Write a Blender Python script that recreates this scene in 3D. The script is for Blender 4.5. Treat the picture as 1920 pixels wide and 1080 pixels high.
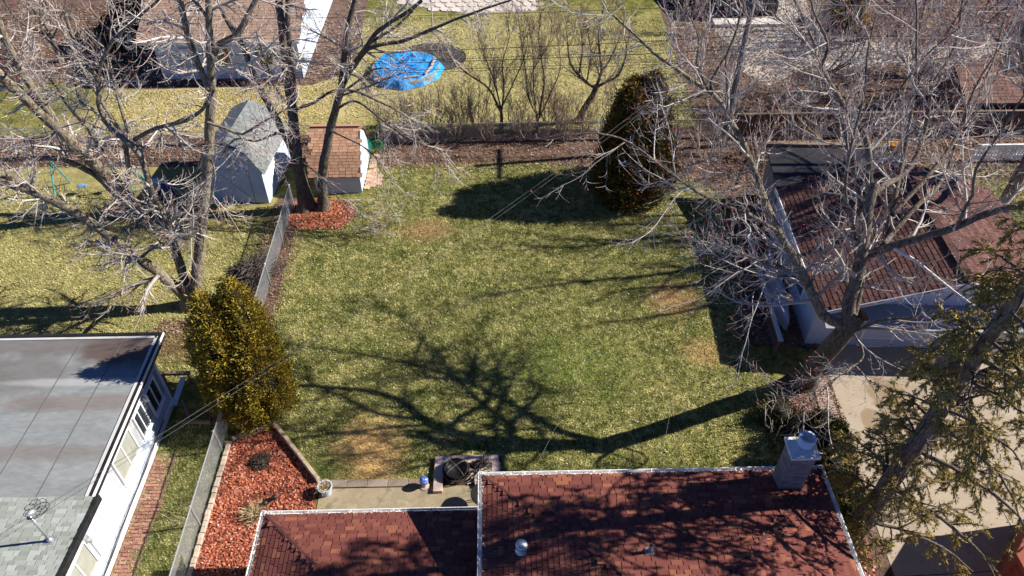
import bpy, math, random
import numpy as np
from mathutils import Vector, Matrix
random.seed(7); rng = np.random.default_rng(7)
R_ = math.radians
for o in list(bpy.data.objects): bpy.data.objects.remove(o)
scene = bpy.context.scene
COL = scene.collection

# ------------------------------------------------------------- camera
CAM_H = 23.0; FPX = 1400.0; PITCH = R_(43.5); YAW = math.atan(45 / math.hypot(1400, 1328))
cd = bpy.data.cameras.new('camera'); cam = bpy.data.objects.new('camera', cd); COL.objects.link(cam)
cam.location = (0, 0, CAM_H); cam.rotation_euler = (R_(90) - PITCH, 0, -YAW)
cd.sensor_width = 36; cd.lens = FPX / 1920 * 36; cd.clip_start = .1; cd.clip_end = 1000
scene.camera = cam
scene.render.resolution_x = 1024; scene.render.resolution_y = 576
# ------------------------------------------------------------- sky, sun, exposure
SUN_EL = 34.0; SUN_AZ = 7.0          # azimuth counted from +X towards +Y
w = bpy.data.worlds.new('World'); scene.world = w; w.use_nodes = True
wn = w.node_tree; bg = wn.nodes['Background']
sky = wn.nodes.new('ShaderNodeTexSky'); sky.sky_type = 'NISHITA'; sky.sun_disc = False
sky.sun_elevation = R_(SUN_EL); sky.sun_rotation = R_(90 - SUN_AZ); sky.altitude = 9000; sky.air_density = 1.0; sky.dust_density = 0; sky.ozone_density = 10.0
wn.links.new(sky.outputs[0], bg.inputs[0]); bg.inputs[1].default_value = 0.095
sl = bpy.data.lights.new('sun', 'SUN'); sun = bpy.data.objects.new('sun', sl); COL.objects.link(sun)
sl.energy = 5.0; sl.angle = R_(.5); sl.color = (1, .93, .82)
sd = Vector((math.cos(R_(SUN_EL)) * math.cos(R_(SUN_AZ)), math.cos(R_(SUN_EL)) * math.sin(R_(SUN_AZ)), math.sin(R_(SUN_EL))))
sun.rotation_euler = sd.to_track_quat('Z', 'Y').to_euler(); sun.location = (20, 5, 40)
vs = scene.view_settings; vs.view_transform = 'Standard'; vs.look = 'None'; vs.gamma = 1; vs.use_curve_mapping = False
vs.exposure = 0.9
scene.render.engine = 'CYCLES'

# ------------------------------------------------------------- pixel -> place helpers
_c, _s = math.cos(-YAW), math.sin(-YAW)
def _rz(v): return np.array([_c * v[0] - _s * v[1], _s * v[0] + _c * v[1], v[2]])
CF = _rz((0, math.cos(PITCH), -math.sin(PITCH))); CU = _rz((0, math.sin(PITCH), math.cos(PITCH))); CR = _rz((1., 0, 0))
def ray(u, v): return CF * FPX + CR * (u - 960) - CU * (v - 540)
def G(u, v, z=0.0):
    d = ray(u, v); t = (z - CAM_H) / d[2]; return (d[0] * t, d[1] * t, z)
def AY(u, v, Y):                       # the point of a pixel's ray at depth Y
    d = ray(u, v); t = Y / d[1]; return (d[0] * t, Y, CAM_H + d[2] * t)
def PX(P):
    q = np.asarray(P, float) - np.array([0, 0, CAM_H]); k = q @ CF
    return 960 + FPX * (q @ CR) / k, 540 - FPX * (q @ CU) / k

# ------------------------------------------------------------- materials
MATS = {}
def lin(c): return tuple(c) + (1,)
def mat(name, cols, scale=1.0, rough=.9, bump=0.0, bscale=None, island=None, fine=0.0, fscale=40, metal=0.0, spec=.3, detail=6, stretch=None, transl=0.0):
    """cols: colours of a ramp driven by noise at a place; island: per-piece colour ramp mixed over it"""
    if name in MATS: return MATS[name]
    m = bpy.data.materials.new(name); m.use_nodes = True; MATS[name] = m
    nt = m.node_tree; N = nt.nodes; L = nt.links; b = N['Principled BSDF']
    b.inputs['Roughness'].default_value = rough; b.inputs['Metallic'].default_value = metal
    b.inputs['Specular IOR Level'].default_value = spec
    geo = N.new('ShaderNodeNewGeometry'); pos = geo.outputs['Position']
    if stretch:
        mp = N.new('ShaderNodeMapping'); mp.inputs['Scale'].default_value = stretch; L.new(pos, mp.inputs[0]); pos = mp.outputs[0]
    nz = N.new('ShaderNodeTexNoise'); nz.inputs['Scale'].default_value = scale; nz.inputs['Detail'].default_value = detail; nz.inputs['Roughness'].default_value = .65
    L.new(pos, nz.inputs['Vector'])
    r = N.new('ShaderNodeValToRGB'); L.new(nz.outputs[0], r.inputs[0]); ramp(r, cols, .32, .68)
    out = r.outputs[0]
    if island:
        wnz = N.new('ShaderNodeTexWhiteNoise'); wnz.noise_dimensions = '2D'
        oi = N.new('ShaderNodeObjectInfo'); cx = N.new('ShaderNodeCombineXYZ')
        L.new(geo.outputs['Random Per Island'], cx.inputs[0]); L.new(oi.outputs['Random'], cx.inputs[1]); L.new(cx.outputs[0], wnz.inputs[0])
        r2 = N.new('ShaderNodeValToRGB'); L.new(wnz.outputs['Value'], r2.inputs[0]); ramp(r2, island[0], 0, 1)
        mx = N.new('ShaderNodeMix'); mx.data_type = 'RGBA'; mx.inputs[0].default_value = island[1]
        L.new(out, mx.inputs[6]); L.new(r2.outputs[0], mx.inputs[7]); out = mx.outputs[2]
    if fine:
        n2 = N.new('ShaderNodeTexNoise'); n2.inputs['Scale'].default_value = fscale; n2.inputs['Detail'].default_value = 3; L.new(pos, n2.inputs['Vector'])
        mr = N.new('ShaderNodeMapRange'); mr.inputs[1].default_value = .3; mr.inputs[2].default_value = .7; mr.inputs[3].default_value = 1 - fine; mr.inputs[4].default_value = 1 + fine
        L.new(n2.outputs[0], mr.inputs[0])
        mm = N.new('ShaderNodeVectorMath'); mm.operation = 'SCALE'; L.new(out, mm.inputs[0]); L.new(mr.outputs[0], mm.inputs['Scale']); out = mm.outputs[0]
    m['_out'] = 1
    L.new(out, b.inputs['Base Color'])
    if bump:
        n3 = N.new('ShaderNodeTexNoise'); n3.inputs['Scale'].default_value = bscale or scale * 6; n3.inputs['Detail'].default_value = 5; L.new(pos, n3.inputs['Vector'])
        bp = N.new('ShaderNodeBump'); bp.inputs['Strength'].default_value = min(1, bump); bp.inputs['Distance'].default_value = .03; L.new(n3.outputs[0], bp.inputs['Height']); L.new(bp.outputs[0], b.inputs['Normal'])
    return m
def ramp(r, cols, a, z):
    e = r.color_ramp.elements
    n = len(cols)
    while len(e) < n: e.new(.5)
    for i, c in enumerate(cols):
        e[i].position = a + (z - a) * (i / max(1, n - 1)); e[i].color = lin(c)
def add_patch(m, x, y, rx, ry, col, amount=.85, nscale=2.0, soft=.35, namp=.9):
    """a stain or worn spot with its own ragged outline at a place on the ground"""
    nt = m.node_tree; N = nt.nodes; L = nt.links; b = N['Principled BSDF']
    src = b.inputs['Base Color'].links[0].from_socket
    geo = N.new('ShaderNodeNewGeometry'); mp = N.new('ShaderNodeMapping'); mp.vector_type = 'TEXTURE'
    mp.inputs['Location'].default_value = (x, y, 0); mp.inputs['Scale'].default_value = (rx, ry, 1000)
    L.new(geo.outputs['Position'], mp.inputs[0])
    ln = N.new('ShaderNodeVectorMath'); ln.operation = 'LENGTH'; L.new(mp.outputs[0], ln.inputs[0])
    nz = N.new('ShaderNodeTexNoise'); nz.inputs['Scale'].default_value = nscale; nz.inputs['Detail'].default_value = 6; L.new(geo.outputs['Position'], nz.inputs['Vector'])
    ad = N.new('ShaderNodeMath'); ad.operation = 'MULTIPLY_ADD'; ad.inputs[1].default_value = namp; L.new(nz.outputs[0], ad.inputs[0]); L.new(ln.outputs['Value'], ad.inputs[2])
    mr = N.new('ShaderNodeMapRange'); mr.inputs[1].default_value = 1 + namp * .5 - soft; mr.inputs[2].default_value = 1 + namp * .5 + soft; mr.inputs[3].default_value = amount; mr.inputs[4].default_value = 0
    L.new(ad.outputs[0], mr.inputs[0])
    mx = N.new('ShaderNodeMix'); mx.data_type = 'RGBA'; L.new(mr.outputs[0], mx.inputs[0]); L.new(src, mx.inputs[6]); mx.inputs[7].default_value = lin(col)
    L.new(mx.outputs[2], b.inputs['Base Color'])

# ------------------------------------------------------------- objects
ROOT = {}
def tag(o, label=None, cat=None, group=None, kind=None):
    if label: o['label'] = label
    if cat: o['category'] = cat
    if group: o['group'] = group
    if kind: o['kind'] = kind
    return o
def thing(name, label, cat, loc, group=None):
    o = bpy.data.objects.new(name, None); COL.objects.link(o); o.location = loc; o.empty_display_size = .2
    ROOT[o] = Vector(loc); return tag(o, label, cat, group)
def link(name, me, parent, loc, kind=None):
    o = bpy.data.objects.new(name, me); COL.objects.link(o)
    if parent is not None:
        o.parent = parent; ROOT[o] = Vector(loc); o.location = Vector(loc) - ROOT[parent]
    else:
        o.location = loc; ROOT[o] = Vector(loc)
    if kind: o['kind'] = kind
    return o
class MB:
    def __init__(s, T=None): s.v = []; s.f = []; s.T = T; s.mi = []
    def add(s, vs, fs, mi=0):
        k = len(s.v)
        s.v += [s.T(p) for p in vs] if s.T else [tuple(p) for p in vs]
        s.f += [tuple(i + k for i in f) for f in fs]; s.mi += [mi] * len(fs); return s
    def box(s, x0, x1, y0, y1, z0, z1, mi=0):
        return s.hexa([(x0,y0,z0),(x1,y0,z0),(x1,y1,z0),(x0,y1,z0),(x0,y0,z1),(x1,y0,z1),(x1,y1,z1),(x0,y1,z1)], mi)
    def hexa(s, p, mi=0):
        return s.add(p, [(3,2,1,0),(4,5,6,7),(0,1,5,4),(1,2,6,5),(2,3,7,6),(3,0,4,7)], mi)
    def obox(s, c, a, b, d, mi=0):      # centre and three half vectors
        c, a, b, d = (np.array(q, float) for q in (c, a, b, d))
        return s.hexa([c-a-b-d, c+a-b-d, c+a+b-d, c-a+b-d, c-a-b+d, c+a-b+d, c+a+b+d, c-a+b+d], mi)
    def bar(s, p, q, wd, h=None, mi=0, up=(0,0,1)):
        p, q = np.array(p, float), np.array(q, float); t = q - p; l = np.linalg.norm(t); t /= l
        up = np.array(up, float)
        if abs(t @ up) > .95: up = np.array([1., 0, 0])
        sd_ = np.cross(t, up); sd_ /= np.linalg.norm(sd_); u2 = np.cross(sd_, t); h = h or wd
        return s.obox((p + q) / 2, t * l / 2, sd_ * wd / 2, u2 * h / 2, mi)
    def prism(s, poly, z0, z1, mi=0):
        n = len(poly)
        vs = [(x, y, z0) for x, y in poly] + [(x, y, z1) for x, y in poly]
        return s.add(vs, [tuple(range(n))[::-1], tuple(range(n, 2*n))] + [(i, (i+1) % n, n + (i+1) % n, n + i) for i in range(n)], mi)
    def sheet(s, poly, z): 
        return s.add([(x, y, z) for x, y in poly], [tuple(range(len(poly)))])
    def tube(s, pts, r, n=8, mi=0, cap=True):
        pts = [np.array(p, float) for p in pts]; rs = r if isinstance(r, (list, tuple)) else [r] * len(pts)
        vs = []; fs = []; k = len(pts)
        for i, p in enumerate(pts):
            t = pts[min(i+1, k-1)] - pts[max(i-1, 0)]; t = t / (np.linalg.norm(t) + 1e-9)
            a = np.cross(t, (0, 0, 1.)) if abs(t[2]) < .9 else np.cross(t, (1., 0, 0)); a /= np.linalg.norm(a); b = np.cross(t, a)
            for j in range(n):
                q = 2 * math.pi * j / n; vs.append(p + rs[i] * (math.cos(q) * a + math.sin(q) * b))
        for i in range(k - 1):
            for j in range(n):
                j2 = (j + 1) % n; fs.append((i*n+j, i*n+j2, (i+1)*n+j2, (i+1)*n+j))
        if cap: fs += [tuple(range(n))[::-1], tuple(range((k-1)*n, k*n))]
        return s.add(vs, fs, mi)
    def lathe(s, cx, cy, prof, n=20, mi=0, close=True):
        vs = []; fs = []; k = len(prof)
        for r, z in prof:
            for j in range(n): q = 2 * math.pi * j / n; vs.append((cx + r * math.cos(q), cy + r * math.sin(q), z))
        for i in range(k - 1):
            for j in range(n):
                j2 = (j + 1) % n; fs.append((i*n+j, i*n+j2, (i+1)*n+j2, (i+1)*n+j))
        if close: fs += [tuple(range(n))[::-1], tuple(range((k-1)*n, k*n))]
        return s.add(vs, fs, mi)
    def build(s, name, m, parent=None, kind=None, smooth=False, origin=None):
        V = np.array(s.v, float)
        if parent is not None: o0 = ROOT[parent]
        elif origin is not None: o0 = Vector(origin)
        else:
            lo, hi = V.min(0), V.max(0); o0 = Vector(((lo[0]+hi[0])/2, (lo[1]+hi[1])/2, lo[2]))
        me = bpy.data.meshes.new(name); me.from_pydata((V - np.array(o0)).tolist(), [], s.f)
        ms = m if isinstance(m, (list, tuple)) else [m]
        for q in ms: me.materials.append(q)
        if len(ms) > 1: me.polygons.foreach_set('material_index', s.mi)
        if smooth: me.polygons.foreach_set('use_smooth', [True] * len(me.polygons))
        me.update()
        if not smooth: me.shade_flat()
        return link(name, me, parent, o0, kind)
def bigmesh(name, V, F, m, parent=None, kind=None, mi=None, origin=(0, 0, 0), smooth=False):
    o0 = ROOT[parent] if parent is not None else Vector(origin)
    V = np.asarray(V, np.float32) - np.array(o0, np.float32); F = np.asarray(F, np.int32)
    me = bpy.data.meshes.new(name); k = F.shape[1]
    me.vertices.add(len(V)); me.vertices.foreach_set('co', V.ravel())
    me.loops.add(F.size); me.loops.foreach_set('vertex_index', F.ravel())
    me.polygons.add(len(F)); me.polygons.foreach_set('loop_start', np.arange(0, F.size, k, dtype=np.int32))
    ms = m if isinstance(m, (list, tuple)) else [m]
    for q in ms: me.materials.append(q)
    if mi is not None: me.polygons.foreach_set('material_index', np.asarray(mi, np.int32))
    if smooth: me.polygons.foreach_set('use_smooth', np.ones(len(F), bool))
    me.update(calc_edges=True)
    if not smooth: me.shade_flat()
    return link(name, me, parent, o0, kind)
def rotT(cx, cy, ang):
    c, s = math.cos(R_(ang)), math.sin(R_(ang))
    return lambda p: (cx + c * p[0] - s * p[1], cy + s * p[0] + c * p[1], p[2])
def poly_in(poly, x, y):
    n = len(poly); r = np.zeros(len(x), bool); j = n - 1
    for i in range(n):
        xi, yi = poly[i]; xj, yj = poly[j]
        r ^= ((yi > y) != (yj > y)) & (x < (xj - xi) * (y - yi) / (yj - yi + 1e-12) + xi); j = i
    return r
def scatter(poly, n, holes=()):
    P = np.array(poly); lo, hi = P.min(0), P.max(0); out = np.zeros((0, 2))
    while len(out) < n:
        q = rng.uniform(lo, hi, (n * 2, 2)); k = poly_in(poly, q[:, 0], q[:, 1])
        for h in holes: k &= ~poly_in(h, q[:, 0], q[:, 1])
        out = np.vstack([out, q[k]])
    return out[:n]
def unit(a): return a / (np.linalg.norm(a, axis=-1, keepdims=True) + 1e-9)
def shards(P, D, Ln, Wd, bend=0.0):
    """many small leaf-shaped quads: base points P, directions D, lengths, widths -> V, F"""
    n = len(P); rnd = rng.normal(size=(n, 3)); S = unit(np.cross(D, rnd))
    Ln = np.broadcast_to(Ln, n)[:, None]; Wd = np.broadcast_to(Wd, n)[:, None]
    V = np.stack([P, P + D * Ln * .55 + S * Wd * .5, P + D * Ln, P + D * Ln * .55 - S * Wd * .5], 1).reshape(-1, 3)
    F = np.arange(n * 4).reshape(n, 4); return V, F
def flat_leaves(P, size, tilt=.5):
    n = len(P); a = rng.uniform(0, 2 * np.pi, n); D = np.stack([np.cos(a), np.sin(a), rng.uniform(-tilt, tilt, n)], 1); S = np.stack([-np.sin(a), np.cos(a), rng.uniform(-tilt, tilt, n)], 1)
    L = (rng.uniform(.6, 1.3, n) * size)[:, None]
    P = P - D * L * .5
    V = np.stack([P, P + D * L * .5 + S * L * .32, P + D * L, P + D * L * .5 - S * L * .32], 1).reshape(-1, 3)
    return V, np.arange(n * 4).reshape(n, 4)
def in_frame(P, margin=25):
    u, v = PX(P); return -margin < u < 1920 + margin and -margin < v < 1080 + margin
# ============================================================= SETTING
GRASS_I = ([(.04,.05,.016), (.20,.21,.065), (.47,.435,.18), (.67,.61,.32), (.86,.80,.52)], .58)
def mottle(m, scale, lo, hi, tint=(1, 1, 1)):
    nt = m.node_tree; N = nt.nodes; L = nt.links; b = N['Principled BSDF']; src = b.inputs['Base Color'].links[0].from_socket
    geo = N.new('ShaderNodeNewGeometry'); nz = N.new('ShaderNodeTexNoise'); nz.inputs['Scale'].default_value = scale; nz.inputs['Detail'].default_value = 5; nz.inputs['Roughness'].default_value = .7; L.new(geo.outputs['Position'], nz.inputs['Vector'])
    r = N.new('ShaderNodeValToRGB'); L.new(nz.outputs[0], r.inputs[0]); ramp(r, [tuple(lo * t for t in tint), (hi, hi, hi)], .36, .64)
    mx = N.new('ShaderNodeMix'); mx.data_type = 'RGBA'; mx.blend_type = 'MULTIPLY'; mx.clamp_result = False; mx.inputs[0].default_value = 1; L.new(src, mx.inputs[6]); L.new(r.outputs[0], mx.inputs[7]); L.new(mx.outputs[2], b.inputs['Base Color'])
def grass_mat(name, cols, island=None, **k):
    m = mat(name, cols, scale=.55, rough=.95, spec=.1, island=island, detail=8, **k)
    mottle(m, 3.2, .52, 1.12, (.97, 1.03, .85)); mottle(m, .8, .62, 1.08, (.90, 1.04, .85))
    add_patch(m, *G(690, 850)[:2], 1.15, 1.5, (.68,.44,.19), .8, 2.5, .45)
    add_patch(m, *G(1262, 560)[:2], 1.0, .9, (.52,.31,.15), .65, 3, .5)
    add_patch(m, *G(1320, 660)[:2], .8, .7, (.52,.33,.15), .5, 3, .5)
    add_patch(m, *G(800, 432)[:2], 1.1, .8, (.38,.21,.11), .5, 3, .5)
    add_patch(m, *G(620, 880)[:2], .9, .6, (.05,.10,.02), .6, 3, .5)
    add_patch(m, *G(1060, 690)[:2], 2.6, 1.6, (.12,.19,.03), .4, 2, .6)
    add_patch(m, 1, 45, 13, 8.5, (.58,.50,.25), .5, .5, .25)
    add_patch(m, -21, 28, 10, 10, (.52,.45,.21), .35, .6, .3)
    add_patch(m, -16, 40, 8, 4, (.60,.49,.24), .6, .6, .3)
    add_patch(m, *G(330, 640)[:2], 1.2, 1.0, (.22,.13,.08), .7, 2, .5)
    return m
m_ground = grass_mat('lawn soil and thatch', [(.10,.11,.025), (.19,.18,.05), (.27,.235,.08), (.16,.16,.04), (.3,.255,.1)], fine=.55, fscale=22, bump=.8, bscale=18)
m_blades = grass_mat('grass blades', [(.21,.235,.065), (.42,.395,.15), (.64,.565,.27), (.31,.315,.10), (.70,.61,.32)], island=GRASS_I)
m_litter = mat('leaf litter soil', [(.035,.022,.016), (.09,.055,.04), (.16,.10,.075), (.06,.04,.028)], 1.6, fine=.6, fscale=14, bump=.8, bscale=10)
m_leaf = mat('dry leaves', [(.18,.115,.075), (.27,.185,.125)], 3, island=([(.06,.035,.022), (.15,.085,.052), (.26,.165,.105), (.46,.36,.28)], .8))
m_paleleaf = mat('pale leaf scraps', [(.6,.55,.45), (.7,.66,.58)], 3, island=([(.35,.27,.16), (.6,.55,.45), (.85,.82,.78)], .8))
m_conc = mat('driveway concrete', [(.30,.245,.185), (.39,.325,.25), (.345,.285,.22), (.42,.355,.275)], .6, rough=.85, fine=.08, fscale=30, bump=.15, bscale=60)
add_patch(m_conc, *G(1668, 748)[:2], .75, 1.15, (.22,.15,.085), .75, 2.4, .1, .8)
add_patch(m_conc, *G(1640, 790)[:2], .5, .6, (.22,.15,.085), .7, 2.4, .1, .8)
add_patch(m_conc, *G(1730, 730)[:2], 1.3, 1.6, (.28,.22,.16), .5, 1.6, .4, .8)
m_patio = mat('patio concrete', [(.20,.165,.105), (.33,.27,.18), (.27,.225,.145), (.37,.31,.21)], 1.3, rough=.85, fine=.1, fscale=30, bump=.15, bscale=60)
m_mulchbase = mat('mulch bed soil', [(.10,.028,.02), (.22,.05,.035), (.05,.025,.02)], 1.5, fine=.5, fscale=25, bump=.6, bscale=20)
m_mulch = mat('red mulch chips', [(.22,.058,.032), (.47,.125,.06), (.40,.12,.065)], 1.1, island=([(.07,.027,.018), (.24,.062,.036), (.43,.115,.058), (.54,.18,.10), (.68,.42,.33)], .72))
m_stone = mat('beige block', [(.42,.33,.26), (.5,.41,.34), (.36,.28,.22)], 4, fine=.15, fscale=60, bump=.3, bscale=60, island=([(.30,.23,.18), (.45,.36,.29), (.56,.48,.42)], .5))
m_pinkstone = mat('pinkish block', [(.55,.42,.37), (.62,.5,.44)], 4, fine=.1, fscale=60, bump=.3, bscale=60, island=([(.45,.33,.28), (.62,.5,.45)], .5))
m_rock = mat('pale crushed stone', [(.14,.11,.095), (.40,.35,.31), (.50,.45,.41), (.2,.165,.14)], .9, fine=.5, fscale=9, bump=.8, bscale=9)
m_white_shadeblue = mat('white paint with shade blue', [(.47,.55,.68), (.53,.61,.74)], 2, rough=.6, fine=.03, fscale=20)  # blue of the shade is mixed into the white paint colour
m_trim = mat('white trim', [(.8,.8,.8), (.84,.84,.84)], 2, rough=.45)
m_black = mat('black painted metal', [(.012,.012,.013), (.03,.03,.03)], 6, rough=.45)
m_dark = mat('dark interior', [(.01,.01,.012), (.02,.02,.022)], 2)
m_glass = mat('window glass', [(.02,.03,.04), (.04,.05,.06)], 2, rough=.08, spec=.8)
m_galv = mat('galvanised steel', [(.42,.43,.44), (.55,.56,.57)], 8, rough=.4, metal=.6)
m_wood = mat('weathered wood', [(.16,.11,.075), (.27,.20,.14), (.21,.155,.11)], 3, stretch=(1, 1, 6), fine=.25, fscale=20, bump=.3, island=([(.12,.08,.055), (.3,.22,.16)], .5))
m_fencewood = mat('dark fence boards', [(.07,.045,.035), (.13,.085,.065), (.1,.065,.05)], 3, fine=.25, fscale=20, bump=.3, island=([(.05,.033,.027), (.15,.1,.075)], .5))

def flat(name, poly, z, m):
    return tag(MB().sheet(poly, z).build(name, m, kind='structure', origin=(0, 0, 0)))
def frac_litter(name, poly, n, size, m, label, cat='leaves', z=.01, clump=0):
    P = scatter(poly, n); P3 = np.column_stack([P, np.full(n, z) + rng.uniform(0, .03, n)])
    V, F = flat_leaves(P3, size, .6)
    return tag(bigmesh(name, V, F, m, kind='stuff'), label, cat)

flat('ground', [(-150, -60), (150, -60), (150, 190), (-150, 190)], 0, m_ground)
LAWN = [(-9.75, 17.2), (-8.4, 17.1), (-6.2, 14.6), (-2.6, 14.45), (-2.55, 15.45), (-.0, 15.45), (.1, 12), (9.5, 12), (10.9, 18.6), (9.9, 20), (11.6, 27), (10, 32.8), (3, 34.0), (-6, 33.6), (-6.6, 31.2), (-9.9, 30.6)]
# strips and yards of other material, each a sheet a little above the one below
flat('soil', [(-6.3, 33.9), (-3, 34.1), (2.5, 34.3), (5.5, 32.6), (10, 32.6), (12.6, 30), (12.6, 37.6), (-7, 37.2)], .004, m_litter)
flat('soil', [(10.8, 18.7), (13.2, 19.2), (12.9, 13.2), (12.4, 8), (9.0, 8), (9.0, 12.4), (10.9, 15.4)], .004, m_litter)
flat('soil', [(9.9, 20.6), (13.4, 20.2), (14.2, 31.9), (12.2, 33), (11.4, 29)], .008, m_litter)
flat('soil', [(12.3, 29.5), (22, 30.0), (34, 34.4), (60, 36), (60, 90), (13, 90), (12.4, 60), (11.6, 37)], .006, m_litter)
flat('soil', [(-11.0, 17), (-10.05, 17), (-9.75, 24), (-10.0, 31), (-11.2, 31.5), (-11.6, 29)], .004, m_litter)
flat('soil', [(-9.5, 34), (-40, 34.6), (-40, 37.6), (-9, 37.2)], .004, m_litter)
flat('soil', [(-45, 44.2), (-33, 43.4), (-28, 44.0), (-26, 43.0), (-21.5, 42.7), (-11.5, 43.0), (-9.2, 45.0), (-9.4, 52), (-10.2, 75), (-45, 75)], .004, m_litter)
flat('stone_yard', [(15.5, 44.6), (17.2, 42.2), (18.6, 43.4), (20.2, 44.6), (22.5, 44.2), (26, 44.9), (29, 44.6), (32, 45.6), (34, 47.0), (29, 47.6), (24.6, 48.8), (22.6, 50.6), (23.4, 55), (24, 64), (15.8, 64), (15.4, 50), (16.2, 47)], .012, m_rock)
flat('driveway', [(13.12, 19.35), (12.75, 15.5), (12.5, 12.5), (12.2, 6), (12, -20), (60, -20), (60, 21.5), (26, 21.6), (13.4, 21.6)], .016, m_conc)
jt = MB()
for (a, b) in (((12.9, 15.6), (24, 16.1)), ((17.2, 21.5), (16.6, -5)), ((12.4, 10.6), (24, 11.0))): jt.bar((a[0], a[1], .017), (b[0], b[1], .017), .03, .008)
jt.build('expansion_joint', mat('joint filler', [(.05,.045,.04), (.09,.08,.07)], 5), [o for o in COL.objects if o.name == 'driveway'][0])
flat('patio', [(-6.35, 14.2), (-.3, 14.2), (-.3, 11.4), (-6.35, 11.4)], .02, m_patio)
patio = bpy.data.objects['patio']
BED = [(-9.88, 5), (-9.95, 16.15), (-8.52, 16.9), (-6.45, 14.4), (-6.4, 11.8), (-7.0, 11.2), (-7.0, 5)]
flat('mulch_bed', BED, .03, m_mulchbase); bed = bpy.data.objects['mulch_bed']

# ---- brick-like edging, paver rows: shared meshes
def block_mesh(name, sx, sy, sz, m, bev=.012):
    mb = MB(); b = min(bev, sx * .2, sy * .2)
    lo = [(-sx/2, -sy/2), (sx/2, -sy/2), (sx/2, sy/2), (-sx/2, sy/2)]; hi = [(-sx/2+b, -sy/2+b), (sx/2-b, -sy/2+b), (sx/2-b, sy/2-b), (-sx/2+b, sy/2-b)]
    vs = [(x, y, 0) for x, y in lo] + [(x, y, sz - b) for x, y in lo] + [(x, y, sz) for x, y in hi]
    fs = [(0,1,5,4),(1,2,6,5),(2,3,7,6),(3,0,4,7),(4,5,9,8),(5,6,10,9),(6,7,11,10),(7,4,8,11),(8,9,10,11),(3,2,1,0)]
    me = bpy.data.meshes.new(name); me.from_pydata(vs, [], fs); me.materials.append(m); me.update(); me.shade_flat(); return me
def put(name, me, parent, loc, rz=0, sc=(1, 1, 1)):
    o = link(name, me, parent, loc); o.rotation_euler = (random.uniform(-.02, .02), random.uniform(-.02, .02), rz); o.scale = sc; return o
def along(a, b, step):
    d = math.dist(a, b); n = max(1, round(d / step))
    for i in range(n):
        t = (i + .5) / n; yield (a[0] + (b[0]-a[0]) * t, a[1] + (b[1]-a[1]) * t), math.atan2(b[1]-a[1], b[0]-a[0])
me_edge = block_mesh('edging_brick', .205, .15, .16, m_stone)
edging = thing('garden_edging', 'low border of pale blocks around the red mulch bed', 'edging', (-9.95, 11, 0))
for a, b in (((-9.93, 5.5), (-9.97, 16.2)), ((-9.9, 16.3), (-8.55, 17.0))):
    for (x, y), an in along(a, b, .215): put('brick', me_edge, edging, (x + random.uniform(-.01, .01), y + random.uniform(-.015, .015), random.uniform(0, .02)), an, (1, 1, random.uniform(.85, 1.1)))
me_edge2 = block_mesh('edging_stone', .28, .13, .30, mat('tan edging stone', [(.42,.33,.23), (.52,.42,.31)], 4, fine=.15, fscale=60, island=([(.36,.28,.19), (.54,.44,.33)], .6)))
for (x, y), an in along((-8.5, 16.95), (-6.42, 14.45), .285): put('stone', me_edge2, edging, (x, y, 0), an, (1, 1, random.uniform(.95, 1.05)))
me_pav = block_mesh('patio_paver', .70, .30, .07, mat('grey brown paver', [(.23,.18,.14), (.33,.27,.21)], 3, fine=.15, fscale=50, bump=.3, island=([(.2,.155,.12), (.36,.29,.23)], .6)))
for i, ((x, y), an) in enumerate(along((-6.15, 14.38), (-2.6, 14.36), .71)): put('paver', me_pav, patio, (x, y, .0), an + random.uniform(-.02, .02))
# mulch chips
Pc = scatter(BED, 20000); Vc, Fc = flat_leaves(np.column_stack([Pc, rng.uniform(.035, .075, len(Pc))]), .10, .7)
bigmesh('mulch_chips', Vc, Fc, m_mulch, bed, 'stuff')
mulch2 = [(G(u, v)[0], G(u, v)[1]) for u, v in ((540, 412), (560, 432), (640, 430), (668, 405), (655, 378), (600, 372), (555, 380))]
flat('mulch_bed', mulch2, .012, m_mulchbase); b2 = [o for o in COL.objects if o.name.startswith('mulch_bed')][-1]
Pc = scatter(mulch2, 3000); Vc, Fc = flat_leaves(np.column_stack([Pc, rng.uniform(.015, .06, len(Pc))]), .12, .7); bigmesh('mulch_chips', Vc, Fc, m_mulch, b2, 'stuff')
mulch3 = [(10.55, 17.2), (11.7, 17.8), (12.1, 16.2), (12, 12), (11.7, 8.6), (9.6, 8.6), (9.6, 12.4), (10.8, 14.4)]
flat('mulch_bed', mulch3, .012, m_mulchbase); b3 = [o for o in COL.objects if o.name.startswith('mulch_bed')][-1]
Pc = scatter(mulch3, 4500); Vc, Fc = flat_leaves(np.column_stack([Pc, rng.uniform(.015, .06, len(Pc))]), .11, .7)
bigmesh('mulch_chips', Vc, Fc, mat('faded mulch chips', [(.3,.12,.09), (.4,.2,.15)], 1, island=([(.10,.04,.03), (.3,.10,.07), (.42,.2,.15), (.55,.36,.3)], .85)), b3, 'stuff')
# brick soldier strip along the driveway
me_db = block_mesh('strip_brick', .62, .115, .05, mat('pinkish strip brick', [(.33,.23,.19), (.44,.33,.28)], 3, island=([(.25,.17,.14), (.46,.35,.3)], .6), fine=.2))
drive = bpy.data.objects['driveway']
for (x, y), an in along((12.72, 18.9), (12.15, 12.2), .125): put('brick', me_db, drive, (x - .12, y, 0), an + math.pi/2 + random.uniform(-.02, .02))
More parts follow.
